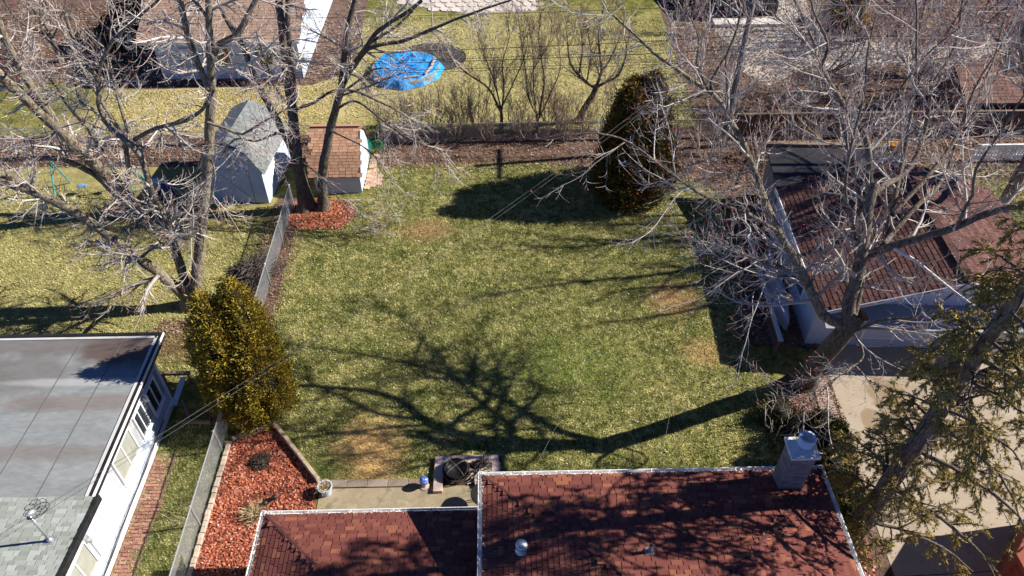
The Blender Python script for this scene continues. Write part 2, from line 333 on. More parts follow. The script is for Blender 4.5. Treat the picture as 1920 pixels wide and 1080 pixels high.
# red brick walk beside the white house
path = MB().box(-12.55, -11.72, 6, 15.7, -.02, .008).build('brick_path', mat('path sand', [(.20,.11,.08), (.28,.16,.12)], 3, fine=.4, fscale=20), kind='structure', origin=(-12, 11, 0))
me_rb = block_mesh('path_brick', .215, .10, .045, mat('red path brick', [(.28,.13,.10), (.35,.17,.135)], 3, island=([(.16,.07,.055), (.31,.14,.11), (.40,.22,.18)], .7), fine=.2), .006)
yy = 15.55; k = 0
while yy > 9.9:
    for i in range(4):
        x = -12.38 + i * .232 + (.11 if k % 2 else 0) + random.uniform(-.01, .01)
        cut = -11.78 - .14 * math.sin(yy * 1.7) - (.25 if yy > 14.2 else 0)
        if x < cut and random.random() > .13: put('brick', me_rb, path, (x, yy + random.uniform(-.008, .008), random.uniform(-.012, .006)), random.uniform(-.05, .05))
    yy -= .135; k += 1
# hexagonal pavers beside the brown shed
m_hex = mat('tan hexagon paver', [(.40,.27,.19), (.5,.36,.27)], 3, fine=.15, fscale=40, island=([(.36,.24,.17), (.54,.39,.3)], .6))
hexm = MB().prism([(.185 * math.cos(R_(60*i)), .185 * math.sin(R_(60*i))) for i in range(6)], 0, .05)
me_hex = bpy.data.meshes.new('hex_paver'); me_hex.from_pydata(hexm.v, [], hexm.f); me_hex.materials.append(m_hex); me_hex.shade_flat()
hx = thing('hexagon_path', 'patch of tan hexagon pavers beside the brown shed', 'path', (-6.6, 32.7, 0))
for i in range(3):
    for j in range(5):
        if (i, j) in ((2, 0), (2, 4)): continue
        put('paver', me_hex, hx, (-6.82 + i * .295, 32.0 + j * .34 + (.17 if i % 2 else 0), .0), 0)
me_sq = block_mesh('square_paver', .42, .42, .05, m_hex)
for i in range(3): put('paver', me_sq, hx, (-6.72 + .02 * i, 33.95 + i * .45, 0), .05)

# ============================================================= SHINGLES
def tab_mesh(w_, e, t, m):
    mb = MB(); l = e * 1.3; g = .012
    mb.hexa([(g, 0, 0), (w_-g, 0, 0), (w_-g, l, -.004), (g, l, -.004), (g, 0, t), (w_-g, 0, t), (w_-g, l, .002), (g, l, .002)])
    me = bpy.data.meshes.new('shingle_tab'); me.from_pydata(mb.v, [], mb.f); me.materials.append(m); me.update(); me.shade_flat(); return me, np.array(mb.v), np.array(mb.f)
class Shingles:
    def __init__(s, roof, m, w_=.3, e=.145, t=.016, cap=300):
        s.roof, s.m, s.e, s.cap = roof, m, e, cap; s.vars = [tab_mesh(w_ * k, e, t, m) for k in (.62, .85, 1.0, 1.3)]; s.ws = [w_ * k for k in (.62, .85, 1.0, 1.3)]; s.pl = []
    def slope(s, org, ud, vd, smax, urange, vis=True):
        org, ud, vd = (np.array(q, float) for q in (org, ud, vd)); ud /= np.linalg.norm(ud); vd /= np.linalg.norm(vd); nd = np.cross(ud, vd)
        flip = nd[2] < 0
        if flip: nd = -nd
        q = 0.0; row = 0
        while q < smax - s.e * .3:
            a, b = urange(q + s.e * .5); u = a + random.uniform(-.2, 0)
            while u < b:
                k = random.choice((0, 1, 2, 2, 3)); wd = s.ws[k]
                if u + wd * .5 > a and u + wd * .5 < b:
                    p = org + ud * u + vd * (q + random.choice((0, 0, -.012))) + nd * .006
                    if flip: p = p + ud * wd; M = np.column_stack([-ud, vd, nd])
                    else: M = np.column_stack([ud, vd, nd])
                    s.pl.append((p, M, k))
                u += wd
            q += s.e; row += 1
    def finish(s):
        cp = np.array([0, 0, CAM_H])
        order = sorted(s.pl, key=lambda z: (not in_frame(z[0], -10), np.linalg.norm(z[0] - cp)))
        for p, M, k in order[:s.cap]:
            o = link('shingle', s.vars[k][0], s.roof, p)
            m4 = Matrix([list(r) for r in M]).to_4x4(); o.rotation_euler = m4.to_euler()
        rest = order[s.cap:]
        if rest:
            V = []; F = []; n = 0
            for p, M, k in rest:
                v, f = s.vars[k][1], s.vars[k][2]; V.append(v @ M.T + p); F.append(f + n); n += len(v)
            bigmesh('shingle_field', np.vstack(V), np.vstack(F), s.m, s.roof, 'stuff')
def roof_plane(mb, pts, th=.12):
    mb.add(list(pts) + [(x, y, z - th) for x, y, z in pts], [tuple(range(len(pts))), tuple(range(len(pts), 2*len(pts)))[::-1]] + [(i, len(pts) + i, len(pts) + (i+1) % len(pts), (i+1) % len(pts)) for i in range(len(pts))])

# ============================================================= MAIN HOUSE
m_red = mat('red brown shingle', [(.135,.042,.035), (.175,.058,.045)], 2.5, rough=.95, spec=.1, fine=.2, fscale=120, island=([(.11,.038,.033), (.15,.05,.042), (.17,.06,.05), (.18,.063,.052), (.20,.072,.058), (.32,.13,.07)], .75))
m_reddeck = mat('roof underlay', [(.035,.014,.013), (.05,.02,.018)], 3)
m_brickw = mat('house brick', [(.28,.2,.15), (.36,.27,.21)], 6, fine=.2)
house = thing('house', 'house with red-brown shingle hip roofs and white gutters behind the patio', 'house', (1.5, 5, 0))
X0, X1, YB, ZE, SL = -.57, 9.25, 11.93, 4.2, .30
wl = MB().box(X0 + .45, X1 - .45, -6, YB - .45, 0, ZE - .12).build('wall', m_brickw, house)
MB().box(-6.7, X0 + .44, -3, 11.25, 0, 2.6).build('wall', m_brickw, house)
rf = MB(); hw = (X1 - X0) / 2; xr = X0 + hw; zr = ZE + SL * hw
roof_plane(rf, [(X0, YB, ZE), (X1, YB, ZE), (xr, YB - hw, zr)]); roof_plane(rf, [(X0, YB, ZE), (xr, YB - hw, zr), (xr, -6, zr), (X0, -6, ZE)][::-1]); roof_plane(rf, [(X1, YB, ZE), (xr, YB - hw, zr), (xr, -6, zr), (X1, -6, ZE)])
roofR = rf.build('roof', m_reddeck, house)
cs = math.hypot(1, SL)
sh = Shingles(roofR, m_red, .30, .15)
sh.slope((X0, YB, ZE), (1, 0, 0), (0, -1, SL), hw * cs - .1, lambda q: (q / cs, 2 * hw - q / cs))
sh.slope((X0, YB, ZE), (0, -1, 0), (1, 0, SL), hw * cs - .1, lambda q: (q / cs, 6.5))
sh.slope((X1, YB, ZE), (0, -1, 0), (-1, 0, SL), hw * cs - .1, lambda q: (q / cs, 6.5))
sh.finish()
m_cap = mat('hip cap', [(.07,.024,.022), (.10,.034,.03)], 3, fine=.2, island=([(.06,.022,.02), (.11,.036,.03)], .6))
def hip_caps(roof, a, b):
    a, b = np.array(a, float), np.array(b, float); n = int(np.linalg.norm(b - a) / .16); t = unit(b - a); sd_ = unit(np.cross(t, (0, 0, 1.))); mb = MB()
    for i in range(n):
        p = a + (b - a) * (i / n); q = p + t * .24; lift = np.array([0, 0, .03]); lo = np.array([0, 0, .015])
        mb.hexa([p - sd_ * .075 - lo * 0, p + sd_ * .075, q + sd_ * .075 - lo, q - sd_ * .075 - lo, p - sd_ * .035 + lift, p + sd_ * .035 + lift, q + sd_ * .035 + lift - lo, q - sd_ * .035 + lift - lo])
    mb.build('hip_cap', m_cap, roof)
hip_caps(roofR, (X0, YB, ZE), (xr, YB - hw, zr)); hip_caps(roofR, (X1, YB, ZE), (xr, YB - hw, zr))
# left wing
x0, x1, yb, ze, sl2, dep = -7.13, X0 + .42, 11.7, 2.7, .35, 4.0
rf = MB(); zr2 = ze + sl2 * dep
roof_plane(rf, [(x0, yb, ze), (x1, yb, ze), (x1, yb - dep, zr2), (x0 + dep, yb - dep, zr2)]); roof_plane(rf, [(x0, yb, ze), (x0 + dep, yb - dep, zr2), (x0, yb - 2*dep, ze)][::-1]); roof_plane(rf, [(x0, yb - 2*dep, ze), (x0 + dep, yb - dep, zr2), (x1, yb - dep, zr2), (x1, yb - 2*dep, ze)][::-1])
roofL = rf.build('roof', m_reddeck, house); c2 = math.hypot(1, sl2)
sh = Shingles(roofL, m_red, .30, .15)
sh.slope((x0, yb, ze), (1, 0, 0), (0, -1, sl2), dep * c2 - .1, lambda q: (q / c2, x1 - x0))
sh.slope((x0, yb, ze), (0, -1, 0), (1, 0, sl2), dep * c2 - .1, lambda q: (q / c2, 2*dep - q / c2))
sh.finish(); hip_caps(roofL, (x0, yb, ze), (x0 + dep, yb - dep, zr2))
# gutters: open white channels
def gutter(a, b, z, side, drop=.0):
    mb = MB(); a, b = np.array([*a, z], float), np.array([*b, z], float); t = unit(b - a); n = np.array([side[0], side[1], 0.]); o = n * .015
    for c, ww, hh in ((n * .012, .012, .10), (n * .12, .02, .11)): mb.bar(a + c + (0, 0, -.05), b + c + (0, 0, -.05), ww, hh)
    mb.bar(a + n * .066 + (0, 0, -.1), b + n * .066 + (0, 0, -.1), .105, .012)
    L = np.linalg.norm(b - a); k = int(L / 1.2)
    for i in range(k + 1): p = a + t * (L * i / max(1, k)); mb.bar(p + n * .0 + (0, 0, .006), p + n * .13 + (0, 0, .006), .025, .008)
    mb.build('gutter', m_trim, house)
    n_l = int(L * 26); s_ = rng.uniform(0, L, n_l)
    P = a[None] + t[None] * s_[:, None] + n[None] * rng.uniform(-.12, .1, n_l)[:, None] + np.array([0, 0, .03])[None]
    V, F = flat_leaves(P, .06, .5); bigmesh('gutter_leaves', V, F, m_paleleaf, house, 'stuff')
gutter((X0, YB + .0), (X1, YB + .0), ZE, (0, 1)); gutter((X0, YB + .13), (X0, -6), ZE, (-1, 0)); gutter((X1, YB + .13), (X1, -6), ZE, (1, 0))
gutter((x0, yb), (X0 - .14, yb), ze, (0, 1)); gutter((x0, yb + .13), (x0, yb - 8), ze, (-1, 0))
# chimney
m_chim = mat('grey chimney brick', [(.20,.165,.145), (.29,.245,.22)], 8, fine=.25, fscale=30, bump=.3, bscale=40, island=([(.16,.13,.115), (.26,.22,.2), (.33,.29,.26)], .6))
chy = MB().box(7.78, 8.40, 11.16, 11.70, 3.2, 6.0).build('chimney', mat('chimney mortar', [(.3,.27,.25), (.36,.33,.3)], 6), house)
mb = MB(); z = 3.9; row = 0
while z < 5.98:
    for (xa, xb, ya, yb_, ax) in ((7.772, 8.408, 11.152, 11.158, 0), (7.772, 7.778, 11.152, 11.708, 1), (8.402, 8.408, 11.152, 11.708, 1), (7.772, 8.408, 11.702, 11.708, 0)):
        L = (xb - xa) if ax == 0 else (yb_ - ya); s_ = -(.1 if row % 2 else 0)
        while s_ < L:
            a, b = max(0, s_), min(L, s_ + .195)
            if b - a > .03:
                if ax == 0: mb.box(xa + a, xa + b, ya - .006, yb_ + .006, z, z + .062)
                else: mb.box(xa - .006, xb + .006, ya + a, ya + b, z, z + .062)
            s_ += .205
    z += .072; row += 1
mb.build('brick_courses', m_chim, chy, 'stuff')
mb = MB(); mb.add([(7.70,11.08,5.98),(8.48,11.08,5.98),(8.48,11.78,5.98),(7.70,11.78,5.98),(7.70,11.08,6.06),(8.48,11.08,6.06),(8.48,11.78,6.06),(7.70,11.78,6.06),(7.95,11.28,6.12),(8.25,11.28,6.12),(8.25,11.58,6.12),(7.95,11.58,6.12)], [(3,2,1,0),(0,1,5,4),(1,2,6,5),(2,3,7,6),(3,0,4,7),(4,5,9,8),(5,6,10,9),(6,7,11,10),(7,4,8,11),(8,9,10,11)])
mb.build('chimney_cap', mat('pale mortar crown', [(.6,.58,.55), (.72,.7,.67)], 5, fine=.1), chy)
MB().lathe(8.16, 11.50, [(.20, 6.05), (.20, 6.33), (.225, 6.34), (.23, 6.40), (.215, 6.44), (.17, 6.44), (.16, 6.15), (.0, 6.15)], 24).build('flue_pot', m_white_shadeblue, chy, smooth=False)
# roof vents
def on_roof(u, v, z0, slope, y1):
    z = z0
    for _ in range(12):
        p = G(u, v, z); z = z0 + slope * min(max(0, y1 - p[1]), max(0, p[0] - X0), max(0, X1 - p[0]))
    return p
p = on_roof(978, 1032, ZE, SL, YB)
MB().lathe(p[0], p[1], [(.17, p[2]-.03), (.17, p[2]+.05), (.10, p[2]+.07), (.10, p[2]+.24), (.165, p[2]+.24), (.165, p[2]+.30), (.12, p[2]+.36), (.0, p[2]+.38)], 18, close=False).build('roof_vent', m_galv, roofR, smooth=True)
p = on_roof(1218, 1035, ZE, SL, YB)
MB().lathe(p[0], p[1], [(.15, p[2]-.03), (.13, p[2]+.04), (.055, p[2]+.06), (.055, p[2]+.34), (.04, p[2]+.34), (.04, p[2]+.1)], 14, close=False).build('vent_pipe', mat('grey pipe', [(.2,.19,.19), (.3,.29,.28)], 5, rough=.6), roofR)

# ============================================================= WHITE NEIGHBOUR HOUSE
wh = thing('house', 'white house with flat grey roof and pale green-grey shingles at left', 'house', (-17, 12, 0))
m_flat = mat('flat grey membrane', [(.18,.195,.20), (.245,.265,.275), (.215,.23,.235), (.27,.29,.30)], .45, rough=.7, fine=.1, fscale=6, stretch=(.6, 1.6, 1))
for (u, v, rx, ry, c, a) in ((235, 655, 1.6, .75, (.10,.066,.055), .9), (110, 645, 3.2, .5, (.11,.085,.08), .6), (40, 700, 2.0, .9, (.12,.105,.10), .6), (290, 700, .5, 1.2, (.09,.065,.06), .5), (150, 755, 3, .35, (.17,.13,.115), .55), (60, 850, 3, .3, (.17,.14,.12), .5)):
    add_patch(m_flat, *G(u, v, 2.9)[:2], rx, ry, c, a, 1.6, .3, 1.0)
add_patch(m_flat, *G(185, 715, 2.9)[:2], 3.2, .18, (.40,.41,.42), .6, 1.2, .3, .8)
MB().box(-26, -12.62, 4, 18.05, 0, 2.68).build('wall', mat('wall sheathing', [(.35,.36,.38), (.42,.43,.45)], 3), wh)
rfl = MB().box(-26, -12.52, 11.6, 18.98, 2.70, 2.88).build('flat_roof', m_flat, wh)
MB().box(-26, -12.521, 18.96, 19.10, 2.64, 2.93).box(-12.50, -12.40, 11.6, 19.10, 2.62, 2.92).build('fascia', m_black, wh)
MB().box(-26, -12.55, 18.83, 18.93, 2.882, 2.91).box(-12.63, -12.53, 12.3, 18.93, 2.882, 2.91).build('roof_edge_strip', mat('pale metal strip', [(.5,.5,.5), (.6,.6,.6)], 3, rough=.5), wh)
MB().box(-12.396, -12.37, 11.6, 19.10, 2.82, 2.925).build('drip_edge', m_trim, wh)
seam = MB()
for x in (-15.6, -14.1): seam.bar((x, 12.3, 2.884), (x + .35, 18.8, 2.884), .03, .01)
seam.build('roof_seam', mat('seam', [(.1,.1,.1), (.15,.15,.15)], 3), rfl)
m_pale = mat('pale green grey shingle', [(.27,.30,.275), (.33,.355,.33)], 2, fine=.15, fscale=120, island=([(.21,.235,.21), (.27,.295,.27), (.31,.34,.315), (.40,.44,.42)], .8))
rf = MB(); roof_plane(rf, [(-26, 12.25, 3.02), (-12.22, 12.25, 3.02), (-12.22, 4, 3.7), (-26, 4, 3.7)], .1)
rN = rf.build('roof', mat('pale underlay', [(.16,.175,.16), (.2,.215,.2)], 3), wh)
sh = Shingles(rN, m_pale, .26, .15, cap=300); s8 = .68 / 8.25
sh.slope((-26, 12.25, 3.02), (1, 0, 0), (0, -1, s8), 6.5, lambda q: (7.0, 13.72)); sh.finish()
MB().hexa([(-12.218, 4, 3.5), (-12.11, 4, 3.5), (-12.11, 12.28, 2.82), (-12.218, 12.28, 2.82), (-12.218, 4, 3.76), (-12.11, 4, 3.76), (-12.11, 12.28, 3.06), (-12.218, 12.28, 3.06)]).build('fascia', m_black, wh)
# vertical board siding, each board a part
me_sid = {}
wins = [(17.25, .75, .95, 2.1), (16.05, .62, 1.1, 2.2), (14.55, 1.35, 1.15, 2.3), (10.6, 1.3, .9, 2.1)]   # y centre, width, z0, z1
y = 5.0
while y < 18.05:
    y2 = min(y + .405, 18.08)
    segs = [(.30, 2.66)]
    for wy, ww, z0, z1 in wins:
        if y2 > wy - ww/2 and y < wy + ww/2: segs = [(.30, z0 - .06), (z1 + .06, 2.66)]
    for za, zb in segs: MB().box(-12.62, -12.585, y + .006, y2 - .006, za, zb).build('siding_board', m_white_shadeblue, wh)
    y += .405
MB().box(-12.62, -12.54, 5, 18.10, .02, .29).build('skirting_board', m_trim, wh)
MB().box(-12.62, -12.56, 18.0, 18.12, .29, 2.66).build('corner_board', m_trim, wh)
for wy, ww, z0, z1 in wins:
    wn_ = MB().box(-12.62, -12.545, wy - ww/2 - .06, wy + ww/2 + .06, z0 - .06, z0).box(-12.62, -12.545, wy - ww/2 - .06, wy + ww/2 + .06, z1, z1 + .06).box(-12.62, -12.545, wy - ww/2 - .06, wy - ww/2, z0, z1).box(-12.62, -12.545, wy + ww/2, wy + ww/2 + .06, z0, z1).box(-12.61, -12.56, wy - .025, wy + .025, z0, z1).build('window', m_trim, wh)
    for s_ in (-1, 1): MB().box(-12.60, -12.59, min(wy + s_*.025, wy + s_*ww/2), max(wy + s_*.025, wy + s_*ww/2), z0, z1).build('pane', m_glass if wy > 15 else mat('window with blind', [(.3,.31,.27), (.38,.39,.34)], 3, rough=.15, spec=.7), wn_)
    MB().box(-12.6, -12.50, wy - ww/2 - .09, wy + ww/2 + .09, z0 - .1, z0 - .062).build('sill', m_trim, wn_)
mb = MB()
for k_, zz in enumerate((.35, .42, .5)):
    mb.tube([(-12.52 + .02*k_, yv, zz + .03 * math.sin(yv * 2 + k_)) for yv in np.arange(6, 17.5, .5)], .012, 5)
mb.build('cable', m_black, wh)
bx = G(165, 1004, 2.2); MB().box(-12.57, -12.47, 11.3, 11.45, 2.0, 2.22).lathe(-12.45, 11.37, [(.05, 1.92), (.07, 2.02), (.05, 2.06)], 10).build('wall_lamp', m_galv, wh)
# service mast on the shingle roof
zb = 3.02 + s8 * (12.25 - G(95, 1014, 3.15)[1]); bp = G(95, 1014, zb)
mast = thing('service_mast', 'galvanised electric service mast on the pale green-grey roof', 'mast', bp)
MB().box(bp[0]-.16, bp[0]+.16, bp[1]-.14, bp[1]+.14, bp[2]+.0, bp[2]+.03).build('flashing', m_galv, mast)
MB().lathe(bp[0], bp[1], [(.09, bp[2]+.03), (.07, bp[2]+.12), (.045, bp[2]+.14)], 14).build('collar', m_galv, mast, smooth=True)
mtop = (bp[0] + .0, bp[1] + .0, bp[2] + 1.35)
MB().tube([bp, mtop], .04, 12).build('pole', m_galv, mast, smooth=True)
MB().tube([(mtop[0]-.02, mtop[1]-.03, mtop[2]-.06), (mtop[0]+.0, mtop[1]+.02, mtop[2]+.06), (mtop[0]+.05, mtop[1]+.08, mtop[2]+.08), (mtop[0]+.1, mtop[1]+.14, mtop[2]+.0)], [.07, .1, .09, .06], 12).build('weatherhead', m_galv, mast, smooth=True)
mb = MB()
for k_ in range(7):
    a = R_(50 * k_); q = [np.array(mtop) + (.08, .12, 0)]
    for i in range(7): q.append(q[-1] + np.array([math.cos(a + i * .9) * .16, math.sin(a + i * .9) * .13 + .03, .05 * math.sin(i * 1.3 + k_)]))
    mb.tube(q, .009, 5)
mb.build('loose_wires', m_black, mast)
# ============================================================= CHAIN LINK FENCES
m_wire = mat('fence wire', [(.40,.41,.42), (.5,.51,.52)], 6, rough=.5, metal=.3)
def chain_fence(label, a, b, h=1.2, step=2.8, cell=.075, wr=.0045):
    a, b = np.array(a, float), np.array(b, float); L = np.linalg.norm(b - a); t = (b - a) / L; n = np.array([-t[1], t[0]])
    f = thing('chain_link_fence', label, 'fence', (a[0], a[1], 0))
    k = max(1, round(L / step))
    for i in range(k + 1):
        p = a + t * (L * i / k)
        po = MB().tube([(p[0], p[1], 0), (p[0], p[1], h + .02)], .035, 8).build('post', m_galv, f)
        MB().lathe(p[0], p[1], [(.042, h + .0), (.042, h + .05), (.02, h + .08), (.0, h + .085)], 8, close=False).build('post_cap', m_galv, po)
    MB().tube([(a[0], a[1], h - .02), (b[0], b[1], h - .02)], .022, 8).build('top_rail', m_galv, f)
    # woven diagonal wires, real rods
    hh = h - .07; s = np.arange(-hh, L, cell); P0 = []; P1 = []
    for sg in (1, -1):
        s0 = np.clip(s, 0, L); z0 = s0 - s + .03; s1 = np.clip(s + hh, 0, L); z1 = s1 - s + .03
        if sg < 0: s0, s1 = L - s0, L - s1
        k_ = np.abs(s1 - s0) > .02; s0, s1, z0, z1 = s0[k_], s1[k_], z0[k_], z1[k_]
        off = n * (.028 + .006 * sg)
        P0.append(np.column_stack([a[0] + t[0]*s0 + off[0], a[1] + t[1]*s0 + off[1], z0])); P1.append(np.column_stack([a[0] + t[0]*s1 + off[0], a[1] + t[1]*s1 + off[1], z1]))
    P0 = np.vstack(P0); P1 = np.vstack(P1); D = unit(P1 - P0); A = np.tile([n[0], n[1], 0.], (len(D), 1)); B = np.cross(D, A)
    ring = []
    for q in range(3):
        an = 2 * math.pi * q / 3; ring.append(wr * (math.cos(an) * A + math.sin(an) * B))
    V = np.stack([P0 + ring[0], P0 + ring[1], P0 + ring[2], P1 + ring[0], P1 + ring[1], P1 + ring[2]], 1).reshape(-1, 3)
    base = (np.arange(len(D)) * 6)[:, None]; F = np.concatenate([base + np.array([[0, 1, 4, 3]]), base + np.array([[1, 2, 5, 4]]), base + np.array([[2, 0, 3, 5]])])
    bigmesh('wire_mesh', V, F, m_wire, f, 'stuff')
    return f
chain_fence('silver chain link fence running from the red mulch bed along the lawn', (-10.05, 7.0), (-10.35, 30.6), cell=.07)
chain_fence('chain link fence across the back of the central lawn', (-6.4, 36.2), (12.2, 36.4), cell=.09, step=3.0)
chain_fence('chain link fence behind the swing set and white barn shed', (-34, 36.4), (-9.6, 36.3), cell=.10, step=3.0)

# ============================================================= GARAGE (turned slightly clockwise)
ga = thing('garage', 'white garage with dark red shingle gable roof beside the driveway', 'garage', (17.2, 23.5, 0))
T = rotT(12.45, 19.6, -3.5)           # local x across, y along its depth; left eave at x=0
m_gred = mat('garage shingle', [(.10,.05,.044), (.14,.07,.06)], 2.5, rough=.95, spec=.1, fine=.2, fscale=100, island=([(.07,.036,.032), (.105,.053,.047), (.135,.068,.06), (.175,.09,.08)], .75))
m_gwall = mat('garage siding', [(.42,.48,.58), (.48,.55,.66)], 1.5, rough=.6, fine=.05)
GW, GD, GE, GR = 10.0, 8.6, 2.4, 4.15
MB(T).box(.12, GW - .35, 1.0, GD - .3, 0, GE - .05).build('wall', m_gwall, ga)
gb = MB(T); gb.add([(.12, .996, GE-.05), (GW-.35, 1.0, GE-.05), (GW/2, 1.0, GR-.16), (.12, 1.02, GE-.05), (GW-.35, 1.02, GE-.05), (GW/2, 1.02, GR-.16)], [(0,1,2),(5,4,3),(0,3,4,1),(1,4,5,2),(2,5,3,0)])
gb.build('gable_wall', m_gwall, ga)
gr_ = MB(T); roof_plane(gr_, [(0, .45, GE), (GW/2, .45, GR), (GW/2, GD, GR), (0, GD, GE)][::-1]); roof_plane(gr_, [(GW, .45, GE), (GW/2, .45, GR), (GW/2, GD, GR), (GW, GD, GE)])
groof = gr_.build('roof', mat('garage underlay', [(.03,.014,.013), (.045,.02,.018)], 3), ga)
sg = Shingles(groof, m_gred, .38, .2, .022, cap=300); gs = (GR - GE) / (GW / 2); gl = math.hypot(1, gs)
o_, ux = np.array(T((0, .45, GE))), np.array(T((0, 1, 0))) - np.array(T((0, 0, 0))); vx = np.array(T((1, 0, gs))) - np.array(T((0, 0, 0)))
sg.slope(o_, ux, vx, GW / 2 * gl, lambda q: (0, GD - .45))
o2 = np.array(T((GW, .45, GE))); vx2 = np.array(T((-1, 0, gs))) - np.array(T((0, 0, 0)))
sg.slope(o2, ux, vx2, GW / 2 * gl, lambda q: (0, GD - .45)); sg.finish()
MB(T).box(GW/2 - .14, GW/2 + .14, .45, GD, GR + .005, GR + .05).build('ridge_cap', m_gred, ga)
MB(T).box(-.05, -.005, .40, GD + .03, GE - .16, GE + .03).build('eave_trim', m_trim, ga)
MB(T).hexa([(-.02, .40, GE-.14), (GW/2, .40, GR-.14), (GW/2, .445, GR-.14), (-.02, .445, GE-.14), (-.02, .40, GE+.03), (GW/2, .40, GR+.03), (GW/2, .445, GR+.03), (-.02, .445, GE+.03)]).hexa([(GW/2+.001, .40, GR-.14), (GW+.02, .40, GE-.14), (GW+.02, .445, GE-.14), (GW/2+.001, .445, GR-.14), (GW/2+.001, .40, GR+.03), (GW+.02, .40, GE+.03), (GW+.02, .445, GE+.03), (GW/2+.001, .445, GR+.03)]).build('rake_trim', m_gwall, ga)
# front pent roof and door
MB(T).hexa([(.1, -.1, 2.02), (GW-.1, -.1, 2.02), (GW-.1, .99, 2.30), (.1, .99, 2.30), (.1, -.1, 2.10), (GW-.1, -.1, 2.10), (GW-.1, .99, 2.42), (.1, .99, 2.42)]).build('pent_roof', mat('grey pent roofing', [(.24,.25,.26), (.32,.33,.34), (.28,.29,.3)], 1.2, rough=.7, fine=.1), ga)
gd = MB(T).box(2.2, 7.4, .94, .985, 0, 1.98).build('garage_door', m_trim, ga)
for i in range(4):
    for j in range(4): MB(T).box(2.3 + j * 1.27, 2.3 + j * 1.27 + 1.17, .915, .938, .06 + i * .49, .06 + i * .49 + .41).build('door_panel', m_gwall, gd)
wnd = MB(T).box(.06, .094, 2.6, 3.6, 1.0, 1.9).build('window', m_trim, ga); MB(T).box(.045, .058, 2.7, 3.5, 1.08, 1.82).build('pane', m_glass, wnd)
sid = MB(T)
for zz in np.arange(.2, 2.25, .2): sid.box(.095, .118, 1.0, GD - .3, zz, zz + .185)
sid.build('lap_siding', m_gwall, ga)
# rear lean-to shed
ls = thing('lean_to_shed', 'grey lean-to shed with dark roof at the back of the garage', 'shed', T((3, 9, 0)))
m_dkroof = mat('dark roll roofing', [(.008,.009,.014), (.018,.018,.026), (.034,.028,.028)], .9, rough=.6, fine=.2)
MB(T).box(.25, 5.6, GD + .15, 11.3, 0, 2.3).build('wall', mat('grey shed boards', [(.17,.175,.19), (.24,.245,.26)], 1.5, fine=.15), ls)
MB(T).hexa([(.05, GD + .1, 2.32), (5.9, GD + .1, 2.32), (5.9, 11.5, 2.75), (.05, 11.5, 2.75), (.05, GD + .1, 2.42), (5.9, GD + .1, 2.42), (5.9, 11.5, 2.85), (.05, 11.5, 2.85)]).build('roof', m_dkroof, ls)
MB(T).box(.0, 6.0, 11.45, 11.7, 2.86, 3.0).build('ridge_board', m_wood, ls)
rl = MB(T)
for yv in (9.4, 10.1, 10.8): rl.hexa([(.05, yv, 2.425 + .43 * (yv - GD - .1) / 4.3), (5.9, yv, 2.425 + .43 * (yv - GD - .1) / 4.3), (5.9, yv + .12, 2.43 + .43 * (yv - GD) / 4.3), (.05, yv + .12, 2.43 + .43 * (yv - GD) / 4.3), (.05, yv, 2.46 + .43 * (yv - GD - .1) / 4.3), (5.9, yv, 2.46 + .43 * (yv - GD - .1) / 4.3), (5.9, yv + .12, 2.47 + .43 * (yv - GD) / 4.3), (.05, yv + .12, 2.47 + .43 * (yv - GD) / 4.3)])
rl.build('roof_batten', m_dkroof, ls)
lp = MB(T)
for yv in (8.8, 9.42, 10.04, 10.66): lp.box(.215, .248, yv, yv + .58, .02, 2.28)
lp.build('wall_panel', mat('grey panel', [(.24,.245,.26), (.31,.315,.33)], 1.5, fine=.12), ls)
# upturned canoe beside the garage
cn = MB(); ca, cb = np.array(T((-.55, 1.6, 0))), np.array(T((-.35, 6.4, 0))); tt = unit(cb - ca); sdv = np.array([tt[1], -tt[0], 0]); n = 13; vs = []; fs = []
for i in range(n):
    f_ = i / (n - 1); c = ca + (cb - ca) * f_; wd = .40 * (math.sin(math.pi * f_)) ** .6 + .01; ht = .34 + .16 * (abs(2 * f_ - 1)) ** 3
    for j in range(9):
        q = math.pi * j / 8; vs.append(c + sdv * wd * math.cos(q) + np.array([0, 0, .12 + ht * math.sin(q) ** .8]))
for i in range(n - 1):
    for j in range(8): fs.append((i*9+j, i*9+j+1, (i+1)*9+j+1, (i+1)*9+j))
cn.add(vs, fs); canoe = thing('canoe', 'upturned white canoe lying along the shaded garage wall', 'boat', tuple(ca))
cn.build('hull', m_white_shadeblue, canoe, smooth=True)
g2 = MB()
for s_ in (-1, 1): g2.tube([ca + (cb - ca) * f_ + sdv * s_ * (.405 * (math.sin(math.pi * f_)) ** .6 + .01) + np.array([0, 0, .11]) for f_ in np.linspace(0, 1, n)], .02, 6)
g2.build('gunwale', m_galv, canoe)
g3 = MB()
for f_ in (.2, .78): q = ca + (cb - ca) * f_; g3.bar(q - sdv * .6 + (0, 0, .05), q + sdv * .6 + (0, 0, .05), .1, .1)
g3.build('rest_beam', m_wood, canoe)
# low slatted screen in the garage shade
sc = thing('slatted_screen', 'low dark slatted screen in the shade left of the garage', 'fence', T((-1.3, 1, 0)))
for yv in (.2, 2.5, 4.8, 7.0): MB(T).box(-1.35, -1.25, yv, yv + .09, 0, 1.0).build('post', m_fencewood, sc)
for i in range(7): MB(T).box(-1.24, -1.215, .2, 7.1, .08 + i * .13, .18 + i * .13).build('slat', m_fencewood, sc)
MB(T).box(-1.38, -1.2, .15, 7.15, 1.0, 1.04).build('top_board', mat('pale board', [(.4,.41,.43), (.5,.51,.53)], 3), sc)

